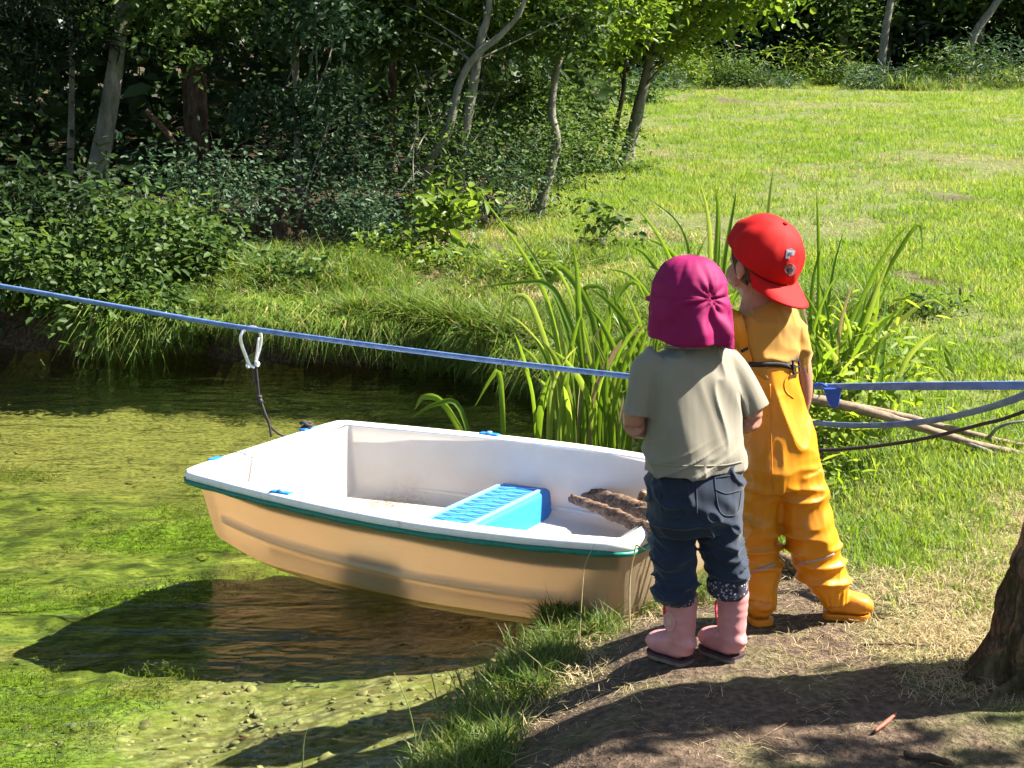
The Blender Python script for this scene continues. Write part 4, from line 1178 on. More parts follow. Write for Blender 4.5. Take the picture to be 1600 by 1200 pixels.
def scatter(name, pts, coll, smin, smax, label, cat, tilt=.15):
    n = len(pts)
    me = bpy.data.meshes.new(name); me.vertices.add(n); me.vertices.foreach_set('co', np.asarray(pts, np.float32).ravel())
    a = me.attributes.new('rot', 'FLOAT_VECTOR', 'POINT')
    a.data.foreach_set('vector', np.stack([RNG.normal(0, tilt, n), RNG.normal(0, tilt, n), RNG.uniform(0, 6.28, n)], 1).astype(np.float32).ravel())
    a = me.attributes.new('scl', 'FLOAT', 'POINT'); a.data.foreach_set('value', (RNG.uniform(smin, smax, n) if np.isscalar(smin) else smin*RNG.uniform(.8, 1.2, n)).astype(np.float32))
    o = ob(name, me, None, None, label, cat, kind='stuff')
    ng = bpy.data.node_groups.new(name, 'GeometryNodeTree')
    ng.interface.new_socket('Geometry', in_out='INPUT', socket_type='NodeSocketGeometry')
    ng.interface.new_socket('Geometry', in_out='OUTPUT', socket_type='NodeSocketGeometry')
    N = ng.nodes; gi, go = N.new('NodeGroupInput'), N.new('NodeGroupOutput')
    ip = N.new('GeometryNodeInstanceOnPoints'); ci = N.new('GeometryNodeCollectionInfo')
    ci.inputs['Collection'].default_value = coll; ci.inputs['Separate Children'].default_value = True; ci.inputs['Reset Children'].default_value = True
    ip.inputs['Pick Instance'].default_value = True
    ar = N.new('GeometryNodeInputNamedAttribute'); ar.data_type = 'FLOAT_VECTOR'; ar.inputs[0].default_value = 'rot'
    asc = N.new('GeometryNodeInputNamedAttribute'); asc.data_type = 'FLOAT'; asc.inputs[0].default_value = 'scl'
    l = ng.links.new
    l(gi.outputs[0], ip.inputs['Points']); l(ci.outputs[0], ip.inputs['Instance'])
    l(ar.outputs['Attribute'], ip.inputs['Rotation']); l(asc.outputs['Attribute'], ip.inputs['Scale'])
    l(ip.outputs[0], go.inputs[0])
    md = o.modifiers.new('scatter', 'NODES'); md.node_group = ng
    return o
C_MEADOW = clump_set('meadow', 5, 34, .085, .075, .0042, .7, .30, GR_MEADOW)
C_LONG = clump_set('long', 5, 34, .07, .26, .0058, .85, .55, GR_LONG)
C_HANG = clump_set('hang', 5, 26, .06, .38, .0050, .65, 1.45, GR_LONG)
C_FINE = clump_set('fine', 5, 30, .045, .11, .0026, .75, .40, GR_BANK)
C_DRY = clump_set('dry', 4, 26, .09, .05, .0024, 1.6, .6, GR_DRY)
C_STRAW = clump_set('straw', 5, 18, .10, .075, .0015, 1.0, .9, GR_DRY, .88)
def on_ground(x, y): return np.stack([x, y, tz(x, y)], 1)
def region(n, y0, y1, xl=-.44, xr=.46):
    y = np.exp(RNG.uniform(math.log(y0), math.log(y1), n)); return RNG.uniform(xl, xr, n)*y, y
# meadow
x, y = region(62000, 3.0, 50)
sd = pond_sd(x, y); pm = path_mask(x, y); wm_ = wood_mask(x, y)
dry = fbm(x*.55, y*.35, seed=71, oct=4)
bare = sstep(.28, .5, fbm(x*.8+4, y*.45, seed=77, oct=3))
keep = (sd < -.04) & (RNG.uniform(size=len(x)) > pm*.985) & (RNG.uniform(size=len(x)) > wm_*.93) & (RNG.uniform(size=len(x)) > bare*.7)
near_dry = sstep(5.0, 3.6, y)*.42
isdry = (dry + near_dry + RNG.normal(0, .25, len(x))) > .55
k1 = keep & ~isdry; k2 = keep & isdry
scatter('meadow_grass', on_ground(x[k1], y[k1]), C_MEADOW, .55 + .028*y[k1] + .25*sstep(3.4, 6, y[k1]), None, 'short bright green grass covering the sunny meadow', 'grass')
scatter('dry_grass', on_ground(x[k2], y[k2]), C_DRY, .75 + .03*y[k2], None, 'dry straw coloured grass among the meadow green', 'grass')
# long rough grass on the far bank and along its overhanging edge
def along_shore(i0, i1, n, a, b_):
    t = RNG.uniform(i0, i1, n); i = t.astype(int); f = (t-i)[:, None]
    p = SHORE[i]*(1-f) + SHORE[np.minimum(i+1, len(SHORE)-1)]*f
    d = SHORE[np.minimum(i+1, len(SHORE)-1)] - SHORE[i]; nrm = np.stack([d[:, 1], -d[:, 0]], 1); nrm = unit(nrm)
    q = p + nrm*RNG.uniform(a, b_, n)[:, None]
    s_ = pond_sd(q[:, 0], q[:, 1]); bad = s_ > -.03
    q[bad] = (p - nrm*RNG.uniform(a, b_, n)[:, None])[bad]
    return q[:, 0], q[:, 1]
x, y = along_shore(6, 11.6, 2700, -.02, .18)
x2, y2 = along_shore(6, 14, 3000, .2, 1.8)
x, y = np.concatenate([x, x2]), np.concatenate([y, y2])
k = pond_sd(x, y) < .03
bp_ = on_ground(x[k], y[k]); e_ = pond_sd(x[k], y[k]) > -.16; bp_[e_, 2] = np.maximum(bp_[e_, 2], tz(x[k][e_] + .04, y[k][e_] + .22) - .02)
scatter('bank_grass', bp_, C_LONG, np.clip(.58 + .5*fbm(bp_[:, 0]*1.7, bp_[:, 1]*1.7, seed=133), .22, 1.2), None, 'long arching grass hanging over the far bank', 'grass', .45)
x, y = along_shore(6, 11.3, 2300, -.02, .12)
hp_ = np.stack([x, y, tz(x + .05, y + .28) - .01], 1)
scatter('hanging_grass', hp_, C_HANG, np.clip(.8 + .55*fbm(x*2.3, y*2.3, seed=131), .25, 1.5), None, 'grass blades hanging down the face of the far bank', 'grass', .3)
x = RNG.uniform(-2.0, 1.4, 1500); y = RNG.uniform(8.0, 10.8, 1500)
k = (pond_sd(x, y) < -.1) & (fbm(x*1.3, y*1.3, seed=151) > -.05)
scatter('bank_dry_grass', on_ground(x[k], y[k]), C_DRY, 1.0, 2.4, 'dry straw coloured grass patches on the sunny far bank', 'grass', .2)
# fine grass on the near shore
x, y = along_shore(22, 26.9, 900, .0, .20); x2, y2 = along_shore(0, 1.2, 60, .03, .25)
x, y = np.concatenate([x, x2]), np.concatenate([y, y2])
k = (pond_sd(x, y) < .015) & (vnoise(x*5, y*5, seed=91) > -.45)
scatter('shore_grass', on_ground(x[k], y[k]), C_FINE, .5, 1.25, 'fine green grass tufts along the near water edge', 'grass', .35)
# straw and trodden stalks on the path
x, y = RNG.uniform(-.3, 2.6, 3600), RNG.uniform(2.3, 5.0, 3600)
den = .30 + .65*sstep(-.1, .4, fbm(x*1.6, y*1.6, seed=95))
k = (pond_sd(x, y) < -.10) & (RNG.uniform(size=len(x)) < den*(.22 + .78*sstep(2.9, 3.5, y)))
scatter('straw_litter', on_ground(x[k], y[k]), C_STRAW, .5, 1.2, 'dry straw and dead grass littering the path', 'straw', .06)
# scattered tufts in the trodden zone
x, y = RNG.uniform(.2, 2.4, 420), RNG.uniform(2.6, 5.0, 420)
k = (pond_sd(x, y) < -.12) & (vnoise(x*2.1, y*2.1, seed=99) > .05 - .4*sstep(.9, 1.6, x)) & (path_mask(x, y)*RNG.uniform(size=420) < .5)
scatter('path_tufts', on_ground(x[k], y[k]), C_FINE, .35, .7, 'small grass tufts growing on the trodden path', 'grass', .35)

# ------------------------------------------------------------------ broad reed blades
def blade_mesh(P, w, seed=0, n=16):
    C = catmull([tuple(p) for p in P], n); T = unit(np.gradient(C, axis=0))
    view = np.array([0, 1.0, 0]) + .5*np.array([math.sin(seed*2.3), 0, math.cos(seed*1.7)*.3])
    S = unit(np.cross(T, view)); N_ = np.cross(S, T)
    t = np.linspace(0, 1, n); ww = w*np.minimum(1, .55+t*2)*np.clip((1-t)/.45, .02, 1)**.7
    V = np.stack([C - S*(ww/2)[:, None], C + N_*(ww*.22)[:, None], C + S*(ww/2)[:, None]], 1).reshape(-1, 3)
    F = []
    for i in range(n-1):
        for j in (0, 1): F.append((i*3+j, i*3+j+1, i*3+j+4, i*3+j+3))
    return fastmesh('leaf', V, np.array(F), {'rnd': np.full(len(V), (seed*.618) % 1)}, True)
def reed_plant(label, Y, rows, extra, w0):
    """rows: hand placed blades (pixel polylines); extra: (base x, base y, spread px, count, height px)"""
    base = pt(*rows[0][0], Y); base = Vector((base.x, base.y, max(gz(base.x, base.y), WATER_Z-.1)))
    root = empty('reed_plant', base, label, 'reeds', 'broad leaved reeds at the water edge')
    k = 0
    for r in rows:
        k += 1; dy = random.uniform(-.12, .12)
        P = [pt(x, y, Y + dy*(.4+.6*i/len(r)) ) for i, (x, y) in enumerate(r)]
        P[0].z = min(P[0].z, gz(P[0].x, P[0].y)+.02)
        ob('leaf', blade_mesh(P, w0*random.uniform(.6, .95), k), G_REED, root)
    bx, by, sp, cnt, hh = extra
    for i in range(cnt):
        k += 1
        x0 = bx + random.gauss(0, sp); y0 = by + random.uniform(-8, 8); hgt = hh*random.uniform(.45, 1.1); le = random.gauss(0, .10)
        dr = random.uniform(0, .35)*(1 if le > 0 else -1)
        dy = random.uniform(-.3, .3)
        P = [pt(x0 + hgt*(le*t + dr*t**3), y0 - hgt*(t - .35*abs(dr)*t**3 - .10*t*t), Y + dy*(.3+t)) for t in (0, .3, .6, .85, 1)]
        P[0].z = min(P[0].z, gz(P[0].x, P[0].y)+.02)
        ob('leaf', blade_mesh(P, w0*random.uniform(.4, .95), k), GR_DRY if random.random() < .12 else G_REED, root)
    return root
reed_plant('tall reeds standing in the water behind the boat', 6.0, [
    [(898,695),(880,600),(858,480),(820,400),(742,292)], [(905,695),(898,590),(880,500),(850,430),(800,345)], [(880,690),(868,600),(840,500),(818,462),(790,478),(772,545)],
    [(915,695),(912,600),(905,500),(902,430),(895,380)], [(930,700),(915,590),(880,480),(855,445),(820,440),(740,450)], [(945,700),(930,600),(910,510),(882,440),(862,412)],
    [(940,700),(935,600),(930,520),(915,470),(880,420),(866,432),(852,470)], [(890,695),(888,610),(878,530),(862,480)], [(965,700),(955,600),(940,540),(960,470),(990,440),(1010,470)],
    [(960,705),(948,600),(930,500),(912,452),(945,455),(958,520)], [(880,695),(878,640),(872,585),(862,575),(840,600)], [(790,690),(785,640),(780,585),(768,590),(742,635)],
    [(755,685),(720,640),(680,632),(640,655)], [(770,690),(700,640),(664,620),(648,640)], [(985,705),(980,620),(965,560),(940,505),(920,480)], [(975,700),(982,620),(1000,560),(1012,520)],
    [(925,700),(925,640),(940,560),(985,520),(1015,530)], [(1000,705),(1000,640),(990,560),(968,500),(955,440)]], (915, 698, 40, 58, 230), .034)
reed_plant('reeds rising behind the heads of the two children', 6.1, [
    [(1080,640),(1075,560),(1060,450),(1030,370),(965,288)], [(1090,640),(1090,540),(1080,420),(1060,350),(1005,305)], [(1100,640),(1105,520),(1110,400),(1105,330),(1092,280)],
    [(1110,640),(1115,520),(1120,400),(1122,330),(1118,295)], [(1120,640),(1125,520),(1130,420),(1145,330),(1150,300)], [(1070,640),(1060,560),(1020,470),(985,430),(950,420)],
    [(1075,640),(1060,540),(1040,450),(1010,400),(985,385)], [(1195,600),(1195,480),(1196,380),(1203,300),(1208,265)], [(1130,640),(1110,540),(1080,440),(1045,390),(1010,372)],
    [(1090,640),(1080,560),(1070,480),(1080,420),(1100,380)]], (1090, 640, 45, 58, 300), .030)
reed_plant('reeds leaning right beside the orange child', 5.6, [
    [(1290,640),(1310,560),(1350,460),(1390,385),(1420,350)], [(1300,640),(1325,560),(1360,470),(1400,400),(1432,352),(1440,370),(1440,405)], [(1310,640),(1330,560),(1355,500),(1375,440),(1405,375)],
    [(1275,640),(1278,520),(1280,420),(1278,340),(1276,295)], [(1285,640),(1290,520),(1300,430),(1318,360)], [(1320,640),(1345,570),(1365,500),(1372,440),(1370,420)],
    [(1268,640),(1265,540),(1270,440),(1285,380)], [(1300,645),(1330,590),(1370,540),(1420,490),(1460,470),(1500,505)], [(1330,640),(1350,560),(1372,480),(1398,420)], [(1280,700),(1272,660),(1255,600),(1262,560)]], (1300, 645, 36, 58, 225), .027)

# ------------------------------------------------------------------ leafy plants and shrubs
def stems(root, base, tips, r=.006, mat=None, name='stem'):
    for t in tips:
        m = (Vector(base) + Vector(t))/2 + Vector((random.uniform(-.1,.1), random.uniform(-.1,.1), random.uniform(0,.12)))*((Vector(t)-Vector(base)).length)
        C = catmull([tuple(base), tuple(m), tuple(t)], 8)
        ob(name, pymesh(name, *tube(C, np.linspace(r, r*.35, 8), 5)), mat or bark_m, root)
def shrub(name, label, c, rad, n, L, W, mat, group, cat='shrub', ncl=14, nst=4, up=.7, stem_r=.006, tight=.30):
    """c = base point on the ground, rad = (rx, ry, height)"""
    root = empty(name, c, label, cat, group)
    u = RNG.normal(size=(ncl, 3)); u = unit(u)*RNG.uniform(.35, 1, (ncl, 1))
    cen = np.array(tuple(c)) + u*np.array([rad[0], rad[1], rad[2]*.48]) + np.array([0, 0, rad[2]*.5])
    cen[:, 2] = np.maximum(cen[:, 2], c[2] + .06)
    pos = clumped(cen, tight*np.mean(rad), n//ncl)
    pos[:, 2] = np.maximum(pos[:, 2], c[2] + .01)
    out = unit(pos - np.array(tuple(c)) - np.array([0, 0, rad[2]*.3]))
    br = np.clip(RNG.normal(.45, .25, len(pos)), 0, 1)
    leaf_obj('foliage', leaf_cloud(pos, L, W, up, -.2, br, out*.6), mat, root)
    stems(root, c, [Vector(cen[i]) for i in RNG.choice(ncl, min(nst, ncl), False)], stem_r)
    return root
herb = [
 ('yellow green leafy herb beside the reeds right of the cap', 1345, 575, 5.5, .22, .50, 420, .06, .024, G_LIME),
 ('low bright herb under the taut strap right of the orange child', 1300, 690, 5.0, .20, .14, 120, .045, .018, G_LIME),
 ('pale leafy herb between reeds and cap brim', 1285, 600, 5.3, .16, .40, 340, .05, .02, G_LIME),
 ('small dark leaved sapling on the bank left of the magenta hat', 945, 405, 10.2, .16, .34, 130, .07, .045, G_MID),
 ('bright broad leaved plant at the foot of the forked trunk', 715, 395, 9.6, .24, .55, 240, .10, .055, G_BRIGHT),
 ('tuft of herbs in the mown grass near the worn track', 1470, 465, 7.6, .16, .05, 160, .045, .02, G_MID),
]
for lb, px, py, Y, r, h, n, L_, W_, m_ in herb:
    p = pt(px, py, Y); p = Vector((p.x, p.y, gz(p.x, p.y)))
    shrub('leafy_herb', lb, p, (r, r, h), n, L_, W_, m_, 'leafy herbs on the banks', 'plant', 10, 6, .9, .004)
# bramble and undergrowth along the far left bank
bank = [
 ('dark bramble thicket at the far left above the water', -3.3, 9.35, .55, .75, 900, .075, .05, G_DARK),
 ('bramble mound left of the leaning trunk foot', -2.75, 9.2, .5, .60, 900, .075, .05, G_DARK),
 ('broad leaved bramble trailing down to the water below the leaning trunk', -2.25, 8.85, .45, .55, 900, .07, .05, G_MID),
 ('low bramble just left of the carabiner', -1.85, 8.9, .30, .30, 500, .065, .045, G_MID),
 ('bluish leaved bush in front of the dark spruce trunk', -1.95, 9.8, .45, .75, 1100, .055, .035, G_BLUE),
 ('small leaved bush behind the rotten stump', -1.25, 10.6, .5, 1.0, 1300, .05, .03, G_BLUE),
 ('pale leaved bush right of the rotten stump', -.95, 10.0, .36, .42, 800, .055, .035, G_BLUE),
 ('low light green weeds on the sunny bank', -.75, 9.5, .36, .15, 260, .06, .04, G_BRIGHT),
 ('leafy green weeds spilling over the bank right of the carabiner', -1.3, 8.75, .26, .18, 260, .06, .04, G_MID),
 ('bright weeds at the bank below the forked pair', -.35, 9.1, .28, .14, 220, .06, .04, G_BRIGHT),
 ('rough weeds on the bank left of the tall reeds', .1, 8.6, .24, .12, 180, .06, .03, G_BRIGHT),
 ('bush filling the gap left of the forked trunk', -.6, 11.0, .5, .95, 1200, .055, .034, G_MID),
 ('bush behind the forked trunk foot', -.2, 11.3, .45, .8, 1000, .05, .03, G_BLUE),
 ('dense dark bush between forked trunk and thin curved trunk', .15, 12.0, .5, 1.1, 1400, .055, .032, G_MID),
 ('hanging ivy like bush at the far left edge', -3.9, 9.9, .6, 1.3, 1200, .07, .05, G_DARK),
 ('bush behind the dark grey slab seat', .55, 14.6, .55, .9, 900, .07, .045, G_MID),
 ('tall grass like bush left of the twin trunks', .75, 16.8, .5, .7, 800, .08, .03, G_BRIGHT),
]
bank += [
 ('bramble hanging over the water at the far left', -3.75, 8.78, .42, .62, 800, .075, .05, G_DARK),
 ('bramble draping down the bank under the left end of the strap', -3.2, 8.68, .42, .55, 800, .075, .05, G_DARK),
 ('bramble spilling over the bank left of the dangling vine', -2.7, 8.52, .40, .52, 800, .07, .05, G_MID),
 ('bramble spilling over the bank at the dangling vine', -2.25, 8.42, .38, .48, 800, .07, .045, G_MID),
 ('bramble tip hanging over the bank right of the dangling vine', -1.85, 8.30, .30, .40, 600, .065, .045, G_MID)]
for lb, X, Y, r, h, n, L_, W_, m_ in bank:
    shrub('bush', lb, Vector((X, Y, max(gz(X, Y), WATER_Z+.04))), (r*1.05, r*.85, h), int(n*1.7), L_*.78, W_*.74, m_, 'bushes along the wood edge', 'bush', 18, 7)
# hanging vine over the water
root = empty('hanging_vine', pt(243, 405, 8.7), 'thin vine dangling from the bramble towards the water', 'vine')
P = wire([(243,400,8.7),(241,450,8.68),(240,500,8.66),(246,540,8.65),(265,552,8.63)], 24)
ob('stem', pymesh('stem', *tube(P, .004, 5)), bark_m, root)
q = np.array([tuple(P[i]) for i in (1, 2, 3, 5, 8, 13, 16)])
for i in range(len(q)): leaf_obj('leaf', leaf_cloud(q[i:i+1], .07, .05, .5, -.3), G_BRIGHT, root)

# soft algae growing on the bed
ALG = leafmat('algae_filament', [(0,(.06,.075,.012)),(.5,(.125,.165,.022)),(1,(.21,.245,.04))], .4, .6)
C_ALG = clump_set('algae', 4, 110, .10, .014, .0022, 1.6, .5, ALG)
x = RNG.uniform(-3.6, .4, 12000); y = RNG.uniform(2.5, 7.6, 12000); sd = pond_sd(x, y)
mo = fbm(x*1.6, y*2.4, seed=51, oct=4) + .35*np.exp(-((x+1.3)**2+(y-3.6)**2)/.2)
k = (sd > 1.0) & (mo > .22 + RNG.normal(0, .08, len(x)))
scatter('pond_algae', on_ground(x[k], y[k]), C_ALG, .6, 1.3, 'soft bright green algae growing on the pond bed', 'algae', .3)

# stones lying on the shallow bed
def stone(name, r):
    V, F = ellipsoid((0, 0, 0), (r, r*.75, r*.30), 10, 6)
    V = np.array([tuple(v) for v in V]); V = V*(1 + .35*vnoise(V[:, 0]/r*1.3 + r*900, V[:, 1]/r*1.3, V[:, 2]/r*1.3, 7))[:, None]
    me = pymesh(name, V, F); me.materials.append(stone_m); return bpy.data.objects.new(name, me)
b = NB('pond_stone')
oi = b.n('ShaderNodeObjectInfo', out='Random')
c = b.ramp(oi, [(0,(.08,.07,.04)),(.4,(.20,.165,.095)),(.75,(.34,.285,.18)),(1,(.13,.13,.08))])
c = b.mix(b.ramp(b.noise(30, 3, .6, b.pos()), [(.45,(0,0,0)),(.6,(.6,.6,.6))]), c, (.13,.13,.035))
stone_m = b.done(b.principled(c, .8))
C_ST = bpy.data.collections.new('stones')
for r in (.010, .013, .016, .020, .026): C_ST.objects.link(stone('stone', r))
x = RNG.uniform(-2.0, .3, 9000); y = RNG.uniform(2.4, 4.6, 9000); sd = pond_sd(x, y)
k = (sd > .02) & (RNG.uniform(size=len(x)) < sstep(1.15, .3, sd + .3*fbm(x*2.4, y*2.4, seed=41)))
sp_ = on_ground(x[k], y[k]); sp_[:, 2] -= .002
scatter('bed_stones', sp_, C_ST, .25, .85, 'small stones lying on the shallow pond bed', 'stones', .3)
# ------------------------------------------------------------------ trees
def tree(name, label, rows, r0, crown, mat, lmat, L, W, group, top=None, limbs=8, sink=True, stubs=0, up=.6, lmb_r=.3):
    """rows: trunk pixels with depth; crown: list of (centre, radius, n leaves)"""
    P = [pt(*r) for r in rows]
    g0 = gz(P[0].x, P[0].y)
    if sink: P[0].z = g0 - .03
    if top is not None: P.append(Vector(top))
    n = 26
    C = catmull([tuple(p) for p in P], n); R = r0*np.linspace(1.0, .32, n); R[0] *= 1.35; R[1] *= 1.12
    root = empty(name, (P[0].x, P[0].y, g0), label, 'tree', group)
    V, F = tube(C, R, 12, (0, 1, 0))
    V = np.array([tuple(v) for v in V]); c = np.repeat(C, 12, 0)
    V = c + (V-c)*(1 + .10*vnoise(V[:, 0]*16, V[:, 1]*16, V[:, 2]*5, 3))[:, None]
    ob('trunk', pymesh('trunk', V, F), mat, root)
    pos, rn = [], []
    for (cc_, rad, nl) in crown:
        ncl = max(4, nl//45)
        u = unit(RNG.normal(size=(ncl, 3)))*RNG.uniform(.3, 1, (ncl, 1))**.6
        cen = np.array(tuple(cc_)) + u*np.array(rad)
        p = clumped(cen, .16*np.mean(rad)+.05, nl//ncl)
        p[:, 2] = np.maximum(p[:, 2], g0+.15)
        pos.append(p); rn.append(np.clip(RNG.normal(.45, .25, len(p)), 0, 1))
        for k in range(limbs):
            t = cen[RNG.integers(ncl)]
            i = int(np.clip(np.searchsorted(C[:, 2], t[2]-.35*RNG.uniform(.5, 1.5)), 3, n-2))
            m_ = (C[i]+t)/2 + np.array([0, 0, .12])*RNG.uniform(-.3, 1)
            ob('limb', pymesh('limb', *tube(catmull([C[i], m_, t], 8), np.linspace(max(R[i]*lmb_r, .006), .004, 8), 5)), mat, root)
    for k in range(stubs):
        i = RNG.integers(4, n-4); a = RNG.uniform(0, 6.28); ln = RNG.uniform(.2, .7)
        t = C[i] + np.array([math.cos(a)*ln, math.sin(a)*ln, -.05])
        ob('dead_branch', pymesh('dead_branch', *tube(catmull([C[i], (C[i]+t)/2 + np.array([0,0,.04]), t], 6), np.linspace(.010, .003, 6), 5)), mat, root)
    if pos:
        pos = np.concatenate(pos); rn = np.concatenate(rn)
        leaf_obj('crown', leaf_cloud(pos, L, W, up, -.3, rn), lmat, root)
    return root
WG = 'trees of the dark wood'
tree('leaning_tree', 'thick leaning trunk with smooth olive bark at the left', [(132,372,10.6),(150,280,10.6),(172,160,10.6),(186,60,10.6),(196,-40,10.6)], .088,
     [((-2.7,10.4,2.55),(.9,.9,.5),1800), ((-2.9,10.6,4.2),(1.5,1.3,1.1),1500)], bark_m, G_MID, .075, .042, WG, (-2.6,10.6,4.4), 6)
tree('slender_tree', 'slender pale trunk just left of the leaning trunk', [(104,368,10.9),(110,250,10.9),(112,140,10.9),(108,20,10.9)], .032,
     [((-3.5,10.9,2.4),(.7,.7,.5),900)], bark_m, G_MID, .07, .04, WG, (-3.3,10.9,3.6), 5)
tree('spruce_tree', 'dark upright spruce trunk with broken stubs behind the bank', [(308,345,11.6),(309,220,11.6),(307,100,11.6),(303,-20,11.6)], .105,
     [((-2.4,11.6,3.6),(1.3,1.2,1.0),1800)], barkb_m, G_SPRUCE, .10, .018, WG, (-2.45,11.6,5.2), 8, stubs=16)
tree('thin_tree', 'thin straight grey trunk in the middle of the dark wood', [(468,330,12.2),(464,220,12.2),(463,100,12.2),(460,-20,12.2)], .032,
     [((-1.6,12.0,2.5),(.9,.8,.55),1500), ((-1.5,12.0,4.0),(1.5,1.3,.9),2600)], bark_m, G_MID, .07, .04, WG, (-1.7,12.2,4.4), 6)
tree('forked_tree', 'straight grey trunk of the pair standing at the bank edge', [(712,330,11.2),(718,260,11.2),(735,160,11.2),(752,60,11.2),(768,-30,11.2)], .050,
     [((-.65,11.9,2.2),(.8,.6,.45),2400), ((-.3,11.2,3.9),(1.5,1.2,1.0),3200)], bark_m, G_MID, .07, .042, WG, (.05,11.2,4.4), 7)
tree('curved_tree', 'bent grey trunk crossing in front of the straight pair trunk', [(655,325,11.0),(668,260,11.0),(700,205,11.0),(718,130,11.0),(745,85,11.0),(792,45,11.0),(830,-30,11.0)], .040,
     [((.1,11.8,2.2),(.8,.5,.45),2000)], bark_m, G_BRIGHT, .07, .042, WG, (.5,11.1,3.6), 6)
tree('sunlit_tree', 'slim wavy grey trunk standing alone at the meadow edge', [(838,338,11.9),(858,270,11.9),(870,225,11.9),(862,175,11.9),(868,120,11.9),(884,50,11.9),(897,-30,11.9)], .046,
     [((.55,12.7,2.25),(.8,.6,.45),2200), ((.9,11.7,3.9),(1.7,1.4,1.0),3600)], bark_m, G_BRIGHT, .075, .045, WG, (.7,11.9,4.3), 6)
tree('meadow_tree', 'grey leaning trunk with bright backlit crown over the meadow', [(975,252,17.2),(988,210,17.2),(1002,150,17.2),(1016,90,17.2),(1030,0,17.2)], .085,
     [((1.55,16.8,2.15),(.9,.8,.35),1500), ((2.35,16.6,2.55),(1.0,.9,.42),2000), ((1.9,17.0,3.8),(1.7,1.4,.9),1300), ((.95,16.5,2.3),(.5,.6,.4),700)], bark_m, G_BRIGHT, .12, .07, WG, (1.9,17.0,4.4), 10)
tree('meadow_sapling', 'thin dark sapling stem left of the leaning meadow trunk', [(952,250,17.0),(962,200,17.0),(974,140,17.0),(978,60,17.0)], .035,
     [((1.15,17.0,1.9),(.4,.5,.4),500)], barkb_m, G_MID, .10, .06, WG, (1.4,17,3.2), 4)
# darker trees standing further back in the wood
back = [(-5.0,13.0,'leftmost shaded trunk deep in the wood'),(-3.1,14.4,'dark trunk deep in the wood seen right of the leaning trunk'),(-1.15,14.2,'dark trunk deep in the wood right of the thin grey trunk'),
        (-.15,15.2,'dark trunk deep in the wood behind the forked pair'),(.35,17.2,'shaded trunk at the right end of the wood'),(-6.5,17.5,'farthest left shaded trunk at the back of the wood'),(-2.2,17.2,'thin dark trunk far back between the spruce and thin trunk')]
for i, (X, Y, lb) in enumerate(back):
    z0 = gz(X, Y); px, py = pxw(np.array([X, Y, z0])); dark = i % 3 == 0
    root = tree('wood_tree', lb, [(float(px), float(py), Y)], random.uniform(.04, .07),
         [((X+.2, Y, z0+2.0),(1.1,.9,.9),1300), ((X, Y, z0+4.0),(1.8,1.5,1.0),1100)], barkb_m, G_SPRUCE if dark else G_DARK, .12 if dark else .10, .022 if dark else .06, 'trunks deep in the wood', (X+random.uniform(-.3,.5), Y, z0+4.8), 3)
# leafy boughs hanging into the upper left of the view
boughs = [('leafy bough hanging at the top between spruce and thin trunk', -2.0, 10.6, 1.95, G_MID, .065, .036), ('leafy bough hanging over the thin grey trunk', -1.35, 10.7, 1.9, G_BLUE, .062, .036),
          ('leafy bough hanging left of the forked pair', -1.0, 11.6, 1.85, G_MID, .065, .038), ('leafy bough hanging right of the forked pair', .15, 11.6, 1.85, G_MID, .068, .04),
          ('drooping dark spruce bough at the upper left corner', -3.3, 10.4, 1.75, G_SPRUCE, .10, .02), ('drooping dark spruce bough beside the leaning trunk', -2.55, 11.2, 1.85, G_SPRUCE, .10, .02), ('small bough with glossy leaves low in front of the dark wood', -1.5, 10.9, 1.15, G_BLUE, .055, .034),
          ('leafy bough behind the slim wavy trunk', .75, 13.2, 1.9, G_BRIGHT, .075, .045), ('low leafy bough between forked pair and wavy trunk', .05, 12.2, 1.25, G_MID, .06, .036),
          ('bright sunlit bough at the top left of the forked pair', -.85, 11.9, 2.05, G_BRIGHT, .06, .036), ('bright sunlit bough at the top right of the forked pair', .35, 12.4, 2.1, G_BRIGHT, .06, .036), ('pale bough at the top over the spruce trunk', -2.3, 10.1, 1.95, G_MID, .06, .034)]
for lb, X, Y, Z, m_, L_, W_ in boughs:
    root = empty('hanging_bough', (X, Y+.8, Z+1.2), lb, 'bough', 'boughs hanging into view from above')
    cen = np.array([X, Y, Z]) + unit(RNG.normal(size=(34, 3)))*RNG.uniform(.2, 1, (34, 1))*np.array([.62, .45, .42])
    pos = clumped(cen, .085, 42)
    leaf_obj('foliage', leaf_cloud(pos, L_, W_, .7, -.35, np.clip(RNG.normal(.45, .27, len(pos)), 0, 1)), m_, root)
    stems(root, Vector((X, Y+.8, Z+1.2)), [Vector(cen[q]) for q in RNG.choice(34, 6, False)], .012, bark_m, 'limb')
# the dim mass of the wood behind the front trees
n = 46000
Y = 14.0 + 18*RNG.uniform(0, 1, n)**1.3; X = RNG.uniform(-16, 2.2, n)
z = tz(X, Y) + RNG.uniform(0, 1, n)*6.5
k = (X < .2 + .10*(Y-12))
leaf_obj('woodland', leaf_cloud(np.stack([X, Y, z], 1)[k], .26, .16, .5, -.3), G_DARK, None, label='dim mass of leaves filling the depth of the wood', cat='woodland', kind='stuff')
# fallen pale pole leaning in the dark wood
P = [pt(228,172,12.4), pt(245,190,12.4), pt(262,208,12.4), pt(276,226,12.4)]
ob('broken_pole', pymesh('broken_pole', *log_mesh(P, [.018,.024,.024,.016], 10, .2, 3, 20)), wood_m, None, 'pale broken pole leaning between the leaning trunk and the spruce', 'fallen wood')
